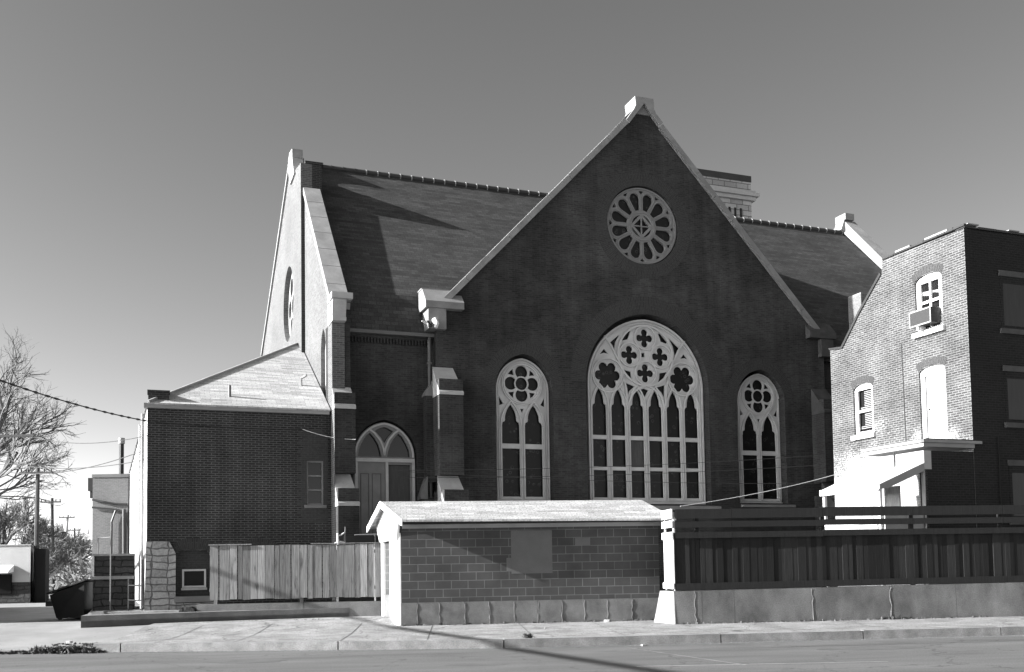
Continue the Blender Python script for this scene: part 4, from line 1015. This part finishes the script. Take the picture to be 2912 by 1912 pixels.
wB = win_u(w2h, [rect(-6.05, -5.42, 6.28, 6.92), rect(-6.05, -5.42, 5.60, 6.21)], lab='lower window with venetian blinds')
apt.part('pane', M().box(AU+.17, AU+.18, -6.15, -5.3, 5.52, 7.0), m_pane, wB)
bl = M()
for i in range(22): bl.box(AU+.145, AU+.16, -6.04, -5.62 if i % 11 > 1 else -5.45, 5.70+i*.055, 5.725+i*.055)
apt.part('blind', bl, m_cream, wB); apt.part('sill', M().box(AU-.09, AU+.1, -6.24, -5.2, 5.36, 5.495), m_white, wB)
dB = win_u(drh, [[(-8.93, 4.95), (-8.28, 4.95), (-8.28, 6.86), (-8.93, 6.86)]], m_white, 'upper_door', 'white door opening onto the porch roof')
apt.part('door_leaf', M().box(AU+.11, AU+.14, -9.0, -8.31, 4.93, 6.84), m_white, dB); apt.part('handle', M().box(AU+.06, AU+.105, -8.42, -8.38, 5.85, 5.9), m_darkmetal, dB)
apt.part('door_reveal', M().box(AU+.14, AU+.17, -8.31, -8.27, 4.95, 6.86), m_darkmetal, dB)
apt.part('cable', M().tube([(AU-.01, -7.48, 8.0), (AU-.012, -7.50, 6.6), (AU-.01, -7.52, 4.95)], .013, 5), m_darkmetal)
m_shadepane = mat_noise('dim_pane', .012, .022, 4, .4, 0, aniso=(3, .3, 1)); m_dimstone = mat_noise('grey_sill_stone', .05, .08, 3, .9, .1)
# front windows, in the shade
for (x0, x1, z0_, z1_) in ((22.40, 23.4, 7.95, 9.45), (22.40, 23.4, 5.30, 6.75), (22.42, 23.4, 2.6, 4.1)):
    wf = apt.part('window', plate([rect(x0, x1, z0_, z1_), rect(x0+.1, x1-.1, z0_+.1, z1_-.2)], AV-.012, AV+.02), m_rbdark)
    apt.part('lintel', M().box(x0-.05, x1+.05, AV-.04, AV-.013, z1_, z1_+.16), m_dimstone, wf); apt.part('sill', M().box(x0-.08, x1+.08, AV-.08, AV-.013, z0_-.14, z0_), m_dimstone, wf)
    apt.part('pane', M().box(x0+.09, x1-.09, AV-.008, AV-.003, z0_+.09, z1_-.19), m_shadepane, wf)
apt.part('wall_conduit', M().tube([(22.05, AV-.03, 1.5), (22.05, AV-.03, 4.9)], .02, 5), m_black)
# one storey extension with its flat roof edge
XU = 19.45
ex = M(); ex.box(XU, AU-.003, AV, -7.75, .1, 4.45); exo = apt.part('porch_wall', M().box(XU+.02, AU-.003, AV+.001, AV+.2, .1, 4.45), m_rbdark)
apt.part('porch_side_wall', plate([[(AV, 3.95), (-7.75, 3.95), (-7.75, 4.45), (AV, 4.45)]], XU, XU+.25, 'u'), m_whitewash)
apt.part('porch_post', M().box(XU, XU+.1, AV+.001, AV+.12, .1, 3.95), m_cream)
led = M(); led.box(XU-.05, AU-.01, AV-.06, -7.7, 4.55, 4.66); led.box(XU-.10, AU+.2, AV-.12, AV-.005, 4.663, 4.74); led.box(XU-.10, XU+.1, AV-.11, -7.7, 4.663, 4.74)
apt.part('porch_cornice', led, m_cream); apt.part('porch_roof', M().box(XU+.1, AU-.01, AV, -7.72, 4.744, 4.79), m_darkmetal)
apt.part('porch_bracket', M().tube([(XU-.03, -8.95, 4.52), (XU-.05, -8.95, 4.0)], .02, 5), m_darkmetal)
aw_ = M(); a0_, a1_ = (19.44, 4.12), (17.95, 3.53)
aw_.add([(a0_[0], -9.99, a0_[1]), (a0_[0], -7.6, a0_[1]), (a1_[0], -7.6, a1_[1]), (a1_[0], -9.99, a1_[1]), (a0_[0], -9.99, a0_[1]-.04), (a0_[0], -7.6, a0_[1]-.04), (a1_[0], -7.6, a1_[1]-.04), (a1_[0], -9.99, a1_[1]-.04)],
        [(0, 1, 2, 3), (7, 6, 5, 4), (0, 3, 7, 4), (1, 5, 6, 2), (2, 6, 7, 3), (0, 4, 5, 1)])
awo = apt.part('awning', aw_, m_white)
apt.part('awning_valance', M().box(17.93, 17.949, -9.99, -7.6, 3.38, 3.54), m_white, awo)
apt.part('awning_side', plate([[(19.44, 4.115), (17.95, 3.525), (17.95, 3.40), (18.2, 3.42), (19.44, 3.90)]], -10.02, -9.995), m_cream, awo)
for q in (-9.93, -7.7): apt.part('porch_post', M().box(18.02, 18.10, q, q+.08, .1, 3.5), m_white)
apt.part('porch_rail', M().box(17.98, 18.06, -9.9, -7.65, 2.5, 2.62), m_white)
apt.part('porch_parapet', M().box(18.12, 19.4, -9.98, -9.88, 1.6, 2.94), m_whitewash)
apt.part('porch_parapet', M().box(17.98, 18.08, -9.84, -7.65, 1.6, 2.48), m_whitewash)
pd = apt.part('porch_door', M().box(AU-.04, AU-.006, -7.4, -6.5, 1.0, 3.0), m_cream); apt.part('drape', M().box(19.6, 19.64, -8.9, -8.3, 1.2, 3.6), m_curtain, pd)
m_grille = mat_noise('grille', .018, .03, 9, .6, 0, aniso=(1, 12, 1))
# air conditioner hung in the upper window
ac = Thing('air_conditioner', 'boxy window air conditioner with a grille in the upper window of the sunlit wall', 'air conditioner', C, (AU-.3, -8.6, 8.2))
ac.part('case', M().box(AU-.32, AU+.05, -9.02, -8.20, 8.28, 8.72), m_darkmetal); 
ac.part('grille', M().box(AU-.326, AU-.321, -8.98, -8.24, 8.31, 8.69), m_grille)
frm = M(); frm.box(AU-.335, AU-.3265, -9.03, -8.99, 8.27, 8.73).box(AU-.335, AU-.3265, -8.23, -8.19, 8.27, 8.73).box(AU-.335, AU-.3265, -8.99, -8.23, 8.69, 8.73).box(AU-.335, AU-.3265, -8.99, -8.23, 8.27, 8.31)
ac.part('frame', frm, m_cream); ac.part('bracket', M().box(AU-.3, AU-.02, -8.5, -8.42, 8.16, 8.277), m_white)
# brick stack between church and apartment building (stands on the church side)
# ================================================================== shaft behind the apartment roof
q0 = onv(C, 2448, 835, -2.0); stk = Thing('chimney_stack', 'short brick chimney rising just behind the sloping edge of the sunlit brick wall', 'chimney', C, (q0[0]+.3, -2, 0))
stk.part('shaft', M().box(q0[0], q0[0]+.75, -2.0, -1.3, 0, q0[1]), m_rear); stk.part('cap', M().box(q0[0]+.01, q0[0]+.74, -1.99, -1.31, q0[1]+.003, q0[1]+.05), m_lime_dk)

# ================================================================== DUMPSTER
dm = Thing('dumpster', 'black steel dumpster with a raised slanted lid in the alley', 'dumpster', W, (-14.0, 31.3, .06))
b_ = M().add([(-14.45, 30.9, .12), (-13.50, 30.75, .12), (-13.42, 32.0, .12), (-14.4, 32.1, .12), (-14.60, 30.75, .85), (-13.45, 30.6, 1.25), (-13.38, 32.1, 1.25), (-14.55, 32.2, .85)],
    [(0, 3, 2, 1), (0, 1, 5, 4), (1, 2, 6, 5), (2, 3, 7, 6), (3, 0, 4, 7), (4, 5, 6, 7)])
dm.part('body', b_, m_black); dm.part('lid', M().add([(-14.68, 30.7, .88), (-13.42, 30.55, 1.29), (-13.36, 32.15, 1.30), (-14.62, 32.25, .9), (-14.68, 30.7, .93), (-13.42, 30.55, 1.34), (-13.36, 32.15, 1.35), (-14.62, 32.25, .95)], [(0, 3, 2, 1), (4, 5, 6, 7), (0, 1, 5, 4), (1, 2, 6, 5), (2, 3, 7, 6), (3, 0, 4, 7)]), m_black)
dm.part('sleeve', M().box(-14.75, -14.55, 30.8, 31.0, .5, .66), m_black); 
for x in (-14.35, -13.6): dm.part('caster', M().tube([(x, 30.9, .12), (x+.001, 31.0, .12)], .06, 10), m_black)
# ================================================================== low building at the left edge
lb = Thing('low_shop', 'low grey building with a white awning over a dark window at the far left', 'building', W, (-26, 48, 0))
m_lbw = mat_noise('shop_render', .30, .36, 1, .9, .1)
def shopbox(x1, z0_, z1_, o_=0): return M().prism([(-32-o_, 48-o_), (x1+o_, 48-o_), (x1-2.8+o_, 54), (-34, 54)], z0_, z1_, 'z')
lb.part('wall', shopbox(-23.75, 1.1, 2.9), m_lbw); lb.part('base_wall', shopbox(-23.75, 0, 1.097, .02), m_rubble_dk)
lb.part('side_lean_to', M().prism([(-23.70, 48.4), (-23.2, 48.4), (-25.2, 53), (-25.7, 53)], 0, 2.75, 'z'), m_wooddark)
a_o = lb.part('awning', M().prism([(47.4, 1.62), (47.97, 1.95), (47.97, 1.60), (47.4, 1.55)], -27, -24.55, 'u'), m_white); lb.part('window', M().box(-27, -24.62, 47.90, 47.96, .55, 1.5), m_pane)
lb.part('roof_edge', shopbox(-23.75, 2.903, 2.96, .05), m_cream)
# unseen block added left of the alley, shaped only to cast its shadow band
sh = Thing('alley_shadow_block', 'unseen dark block added to cast the shadow in the alley mouth', 'shadow caster', W, (-21, 31, 0))
sh.part('wall', M().prism([(-25, 27), (-17.0, 27), (-23.2, 41), (-31, 41)], 0, 2.7, 'z'), m_wooddark); sh.part('roof', M().prism([(-25.2, 26.8), (-16.8, 26.8), (-23.0, 41.2), (-31.2, 41.2)], 2.703, 2.85, 'z'), m_ridge)

# ================================================================== UTILITY POLES down the alley
def pole(x, y, top, lean=0, r=.15, arm=1.0, mat=None, lab='', two=False, trafo=False):
    p = Thing('utility_pole', lab, 'utility pole', W, (x, y, 0), group='poles along the alley')
    p.part('shaft', M().tube([(x, y, 0), (x+lean*.5, y, top*.5), (x+lean, y, top)], r, 8, r1=r*.7), mat or m_pole)
    c_ = p.part('crossarm', M().box(x+lean-arm, x+lean+arm, y-.25, y-.16, top-.34, top-.24), m_pole)
    for k in (-.92, -.5, .5, .92): p.part('insulator', M().tube([(x+lean+k*arm, y-.19, top-.24), (x+lean+k*arm, y-.19, top-.10)], .04, 6), m_darkmetal, c_)
    if trafo: p.part('transformer', M().tube([(x+lean-.38, y-.2, top-2.6), (x+lean-.38, y-.2, top-1.6)], .28, 10), m_darkmetal)
    return p
def top_at(px_, py_, Y): q = aty(px_, py_, Y); return q.x, q.z
for (tx, ty, bx, Y, r_, arm, mt, tr, lab) in (
    (108, 1330, 101, 49, .13, .82, m_pole, False, 'nearest and darkest utility pole down the alley, beside the low building'),
    (148, 1417, 151, 69, .14, .72, m_pole, False, 'second utility pole down the alley, dark among the bare branches'),
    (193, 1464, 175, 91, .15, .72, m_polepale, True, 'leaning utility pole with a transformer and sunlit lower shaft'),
    (212, 1502, 212, 119, .15, .78, m_pole, False, 'fourth utility pole down the alley, thin and far'),
    (237, 1532, 237, 158, .18, 1.2, m_pole, False, 'smallest and farthest utility pole at the end of the alley')):
    x_, z_ = top_at(tx, ty, Y); xb, _ = top_at(bx, 1650, Y); pole(xb, Y, z_, x_-xb, r_, arm, mt, lab, trafo=tr)
# near pole just outside the left edge, its arm reaches into view
xn, zn = top_at(20, 1243, 38)
pole(xn-.4, 38, zn+.3, 0, .15, 1.55, m_pole, 'near utility pole at the left edge with a long dark crossarm')

# ================================================================== WIRES
def wire(name, p0, p1, sag, r, mat, lab, twist=False, cat='cable', n=28):
    p0, p1 = Vector(p0), Vector(p1); pts = []
    for i in range(n+1):
        t = i/n; p = p0.lerp(p1, t); p.z -= sag*4*t*(1-t); pts.append(p)
    mm_ = M().tube([tuple(p-p0) for p in pts], (lambda i: r*(1.6 if (i*5) % 7 < 2 else .8)) if twist else r, 5)
    me = mesh_of(mm_, name, (0, 0, 0)); me.materials.append(mat); o = bpy.data.objects.new(name, me); COL.objects.link(o); o.location = p0
    return tag(o, lab, cat)
wire('service_cable', aty(-60, 1060, 22), C.w(-.02, .0, 5.98), .10, .022, m_wire, 'thick twisted service cable sloping down across the bare tree to the annex corner', True, n=60)
wire('telephone_wire', (xn+1.0, 38, zn), C.w(.0, -.02, 5.55), .25, .012, m_wire, 'thin upper wire running level from the near crossarm to the annex')
wire('telephone_wire', (xn-.5, 38, zn-.9), C.w(-.05, .6, 4.9), .3, .012, m_wire, 'thin lower wire running from the left edge to the annex')
wire('telephone_wire', (xn+.1, 38, zn-1.4), C.w(-.1, 1.6, 5.3), .3, .014, m_wire, 'thin wire crossing the tree crown low above the alley')
p_ = aty(948, 1240, 30); 
qa = onv(C, 861, 1221, -.1); qb = onv(C, 1012, 1250, -.7)
wire('service_cable', C.w(qa[0], -.1, qa[1]), C.w(qb[0], -.7, qb[1]), .08, .009, m_wirepale, 'pale cable crossing from the annex wall to the side door arch')
wire('service_cable', C.w(.2, -.05, 5.95), C.w(qa[0], -.08, qa[1]), .05, .012, m_wire, 'dark cable running along the top of the annex front wall')
wire('telephone_wire', onv(S, 2010, 1428, 0) and S.w(onv(S, 1935, 1440, 0)[0], 0, onv(S, 1935, 1440, 0)[1]), C.w(XU+1.7, -4.3, onv(C, 2370, 1350, -4.3)[1]), .08, .008, m_wirepale, 'pale thin wire rising to the right from the dark fence to the apartment wall')
for (ya, yb, lab) in ((1352, 1300, 'highest thin dark wire crossing in front of the arched windows'), (1372, 1328, 'middle thin dark wire crossing in front of the arched windows'), (1300, 1352, 'lowest thin dark wire crossing in front of the arched windows')):
    if ya < yb: a = onv(C, 1130, 1340, -1.6); b = onv(C, 2330, 1375, -4.0)
    else: a = onv(C, 1130, ya-14, -1.6); b = onv(C, 2330, yb-5, -4.0)
    wire('telephone_wire', C.w(a[0], -1.6, a[1]), C.w(b[0], -4.0, b[1]), .12, .007, m_wire, lab)
# street cable strung left of the view; its shadow crosses pavement, shed corner and fence
dirc = Vector((.455, -.89, 0)); g0 = Vector((-2.49, 22.5, .14)); hgt = 6.0
p0 = g0+tos*((hgt-.14)/tos.z)
cbl = wire('overhead_cable', p0-dirc*26, p0+dirc*16, 0, .085, m_wire, 'thick overhead telephone cable strung across the street at the left', n=12)

# ================================================================== stump post and gate by the shed
gp = Thing('garden_post', 'splintered pale post with a tied rail behind the board fence', 'post', C, (5.6, -3.6, .4))
def gpt(x, y, v=-3.6): q = onv(C, 940+x/10.82, 1480+y/10.82, v); return (q[0], v, q[1])
gp.part('post', M().tube([gpt(225, 900), gpt(222, 700), gpt(215, 400)], .045, 6, r1=.03), m_white)
gp.part('splinter', M().tube([gpt(440, 760), gpt(440, 500), gpt(450, 200)], .03, 5, r1=.012), m_wood); gp.part('cross_rail', M().tube([gpt(215, 480), gpt(330, 450), gpt(420, 390)], .022, 5), m_white)
gp.part('foot', M().tube([gpt(130, 720), gpt(300, 660), gpt(450, 690)], .03, 5), m_white)
tr_ = Thing('handrail', 'dark handrail with a pale top bar between the garden post and the shed', 'railing', C, (6.4, -3.2, .4))
a, b = gpt(740, 450, -3.2), gpt(1480, 430, -3.2)
tr_.part('top_bar', M().tube([a, b], .014, 5), m_lime); tr_.part('panel', M().box(a[0]-.45, b[0], -3.2, -3.17, a[2]-.24, a[2]-.02), m_ridge); tr_.part('post', M().tube([(b[0]-.1, -3.18, .4), (b[0]-.1, -3.18, b[2])], .03, 6), m_cream)

# ================================================================== BARE TREES
def bare_tree(name, base, height, spread, seed, lab, mat_t, mat_c, levels=6, r0=.28, lean=(0, 0), dens=1.0, group=None):
    random.seed(seed); T = M(); Cn = M(); base = Vector(base)
    def grow(p, d, L, r, lv):
        n_ = 4 if lv > 2 else (3 if lv > 0 else 2); pts = [p]; q = p.copy(); dd = d.copy(); dirs = [dd.copy()]
        wob = .07 if lv == levels else (.13 if lv > 2 else .2)
        for i in range(n_):
            dd = (dd+Vector((random.gauss(0, wob), random.gauss(0, wob), random.gauss(0, wob)+.05))).normalized(); q = q+dd*L/n_; pts.append(q.copy()); dirs.append(dd.copy())
        tgt = T if lv >= levels-1 else Cn
        tgt.tube(pts, r, 7 if lv > levels-2 else (4 if lv > 2 else 3), r1=r*(.55 if lv < levels else .75), caps=False)
        if lv == 0: return
        k = max(3, int(round((6, 5, 5, 4, 4, 4, 3)[min(levels-lv, 6)]*dens)))
        for j in range(k):
            t = (.45+.55*j/(k-1)) if lv == levels else (.22+.76*(j+random.uniform(0, .6))/k)
            t = min(t, 1.0); ii = min(int(t*n_), n_-1); o = pts[ii].lerp(pts[ii+1], t*n_-ii); pd = dirs[ii+1]
            a = Vector((random.gauss(0, 1), random.gauss(0, 1), random.gauss(0, 1))); a = (a-pd*a.dot(pd)).normalized()
            ang = R(random.uniform(28, 50))*spread
            nd = (pd*math.cos(ang)+a*math.sin(ang)+Vector((lean[0], lean[1], .10))*.35).normalized()
            grow(o, nd, L*random.uniform(.58, .8)*(1.12-.45*t if lv < levels else 1.0), max(r*random.uniform(.42, .58), .006), lv-1)
        if lv < levels: pass
    grow(base, Vector((lean[0]*.6, lean[1]*.6, 1)).normalized(), height*.30, r0, levels)
    t = Thing(name, lab, 'tree', W, tuple(base), group=group)
    t.part('trunk', T, mat_t); t.part('crown', Cn, mat_c); return t
bare_tree('bare_tree', (-31.3, 54, 0), 23.5, .82, 7, 'tall bare spreading tree at the far left, its branches against the pale sky', m_bark, m_twig, 5, .34, (.26, 0), 1.0)
bare_tree('bare_tree', (-34.5, 66, 0), 12, 1.0, 19, 'lower bare tree behind the low building at the left edge', m_bark, m_twig, 5, .25, (.25, 0), 1.2)
tl = ['bare tree just right of the nearest utility pole', 'bare tree between the second and the leaning utility pole', 'pale-trunked small bare tree behind the low building', 'bare tree behind the leaning utility pole', 'far bare tree beyond the fourth utility pole', 'small bare tree behind the dumpster']
for i, (px_, Y, h_, mt) in enumerate(((125, 72, 9.5, m_bark), (165, 98, 11, m_bark), (122, 60, 6.5, m_barkpale), (190, 125, 12, m_bark), (225, 170, 15, m_bark), (228, 112, 8, m_bark))):
    q = aty(px_, 1650, Y); bare_tree('bare_tree', (q.x, Y, 0), h_, 1.1, 30+i, tl[i], mt, m_twig, 4, .10+.0010*Y, (0, 0), 1.25)
# scrub along the alley: nobody could count it
random.seed(77); sb_ = M()
for i in range(5200):
    Y = random.uniform(62, 170); px_ = random.uniform(5, 262); q = aty(px_, 1650, Y); h_ = random.uniform(.2, 1)**.6*(3.0 if px_ > 110 else 3.6)
    x, y, z = q.x, Y, random.uniform(0, h_)
    a = Vector((random.uniform(-1, 1), random.uniform(-1, 1), random.uniform(-.2, 1.4))).normalized()*random.uniform(.4, 1.1); w_ = .02+.0006*Y
    sd = Vector((a.z, 0, -a.x)).normalized()*w_
    p = Vector((x, y, z)); sb_.add([p-sd, p+sd, p+a], [(0, 1, 2)])
solo('scrub', sb_, m_scrub, 'tangled leafless scrub along both sides of the alley', 'scrub', kind='stuff')
# distant low tree line
fm = M(); random.seed(21)
for i in range(9000):
    x = random.uniform(-260, 40); y = random.uniform(230, 300); h_ = 6+3*math.sin(x*.05)+2*math.sin(x*.17); z = random.uniform(0, h_)
    p = Vector((x, y, z)); a = Vector((random.uniform(-1, 1), random.uniform(-.5, .5), random.uniform(.2, 1)))*random.uniform(.8, 2); sd = Vector((a.z, 0, -a.x)).normalized()*.22
    fm.add([p-sd, p+sd, p+a], [(0, 1, 2)])
solo('far_wood', fm, m_scrub, 'far leafless wood at the end of the alley', 'wood', kind='stuff')
# weeds at the broken kerb, grass along the walls
wd_ = M(); random.seed(14)
def tuft(x, y, z, h, n_=9, sp=.1):
    for _ in range(n_):
        a = random.uniform(0, 6.3); dx, dy = math.cos(a), math.sin(a); b = Vector((x+random.uniform(-sp, sp), y+random.uniform(-sp, sp), z)); t_ = b+Vector((dx*h*random.uniform(.3, 1), dy*h*random.uniform(.3, 1), h*random.uniform(.4, 1)))
        s_ = Vector((-dy, dx, 0))*random.uniform(.008, .02); mdl = b.lerp(t_, .5)+Vector((0, 0, h*.2)); wd_.add([b-s_, b+s_, mdl+s_*1.2, mdl-s_*1.2], [(0, 1, 2, 3)]); wd_.add([mdl-s_*1.2, mdl+s_*1.2, t_], [(0, 1, 2)])
cl_ = [(-7.95, .5), (-7.75, .35), (-7.5, .55), (-7.25, .45), (-7.12, .9), (-6.98, 1.1), (-6.9, .8), (-6.75, .7), (-6.62, 1.0), (-6.5, .9), (-6.38, 1.15), (-6.3, .95), (-6.15, .8), (-6.05, .9), (-5.9, .5)]
for i in range(760):
    c0_, h0_ = random.choice(cl_); u = random.gauss(c0_, .07); tuft(u, kv(u)+random.gauss(.03, .09), .0, random.uniform(.03, .13)*h0_*1.2, 7, .035)
for i in range(60): u = random.uniform(-7.2, -6.2); tuft(u, kv(u)+random.uniform(.2, 1.5), .06, random.uniform(.02, .05), 5, .05)
for i in range(160):
    u = random.uniform(-6.4, 6.3); tuft(u, -.07 if u > 0 else random.uniform(.6, 1.2), .14, random.uniform(.02, .07), 5, .05)
for i in range(150): u = random.uniform(6.4, 14); tuft(u, WV-.06, .14, random.uniform(.02, .06)*(2.2 if 11.2 < u < 12 else 1), 4, .05)
q_ = S.l(aty(1503, 1810, 18.9))
for i in range(10): tuft(q_.x+random.uniform(-.05, .05), q_.y+random.uniform(-.05, .05), .145, .13, 8, .03)
solo('weeds', wd_, m_weed, 'straggly weeds along the broken kerb and the foot of the walls', 'weeds', S, kind='stuff')
rk = M(); random.seed(2)
for (x, y, s_) in ((4.6, -5.55, .05), (5.0, -.3, .09), (3.2, -2.2, .03), (-6.7, -3.1, .07)):
    pts = [Vector((x+s_*random.uniform(.7, 1.1)*math.cos(a), y+s_*random.uniform(.6, 1)*math.sin(a), 0)) for a in [i*math.pi/3 for i in range(6)]]; z = 0 if y < -5 else .145
    rk = M(); rk.add([p+Vector((0, 0, z)) for p in pts]+[p*1+Vector((0, 0, z+s_*.6)) for p in pts], [(0, 1, 2, 3, 4, 5)[::-1], (6, 7, 8, 9, 10, 11)]+[(i, (i+1) % 6, (i+1) % 6+6, i+6) for i in range(6)])
    solo('stone', rk, m_lime, {4.6: 'small pale stone lying in the gutter of the road', 5.0: 'broken brick lying at the foot of the shed by the long wall', 3.2: 'tiny pebble on the pavement', -6.7: 'pale stone among the weeds at the kerb end'}[x], 'stone', S)

gt = M(); random.seed(31)
def pebble(u, v, z, r):
    a0 = random.uniform(0, 6); k = 5; pts = [(u+r*random.uniform(.6, 1.2)*math.cos(a0+i*2*math.pi/k), v+r*random.uniform(.6, 1.2)*math.sin(a0+i*2*math.pi/k), z) for i in range(k)]
    gt.add(pts+[(u, v, z+r*random.uniform(.4, 1))], [(i, (i+1) % k, k) for i in range(k)])
for i in range(2600):
    u = random.uniform(-7, 14); t = random.random()
    if t < .5: pebble(u, kv(u)-abs(random.gauss(0, .12))-.01, 0, random.uniform(.006, .02))
    elif t < .8: v = random.uniform(kv(u)+.2, (0 if u < 6 else -1.85)); pebble(u, v, walk_z(u, v), random.uniform(.005, .014))
    else: v = (-.05 if 0 < u < 6.2 else (-1.82 if u > 6 else 1.0))-abs(random.gauss(0, .09)); pebble(u, v, walk_z(u, v), random.uniform(.008, .025))
solo('grit', gt, m_conc, 'loose grit and small stones along the gutter and pavement', 'grit', S, kind='stuff')
tp_ = M(); random.seed(41)
for (cu_, cv_, a_, b_) in ((-2.6, -6.6, .7, .35), (8.3, -7.2, 1.0, .35), (1.2, -8.2, .5, .25)):
    tp_.add([(cu_+a_*random.uniform(.8, 1.15)*math.cos(i*math.pi/9), cv_+b_*random.uniform(.8, 1.15)*math.sin(i*math.pi/9), .003) for i in range(18)], [tuple(range(18))])
m_patch2 = mat_noise('asphalt_patch', .075, .11, 2, .9, .4, fine=.35, fs=55)
solo('road_patch', tp_, m_patch2, None, None, S, kind='structure')
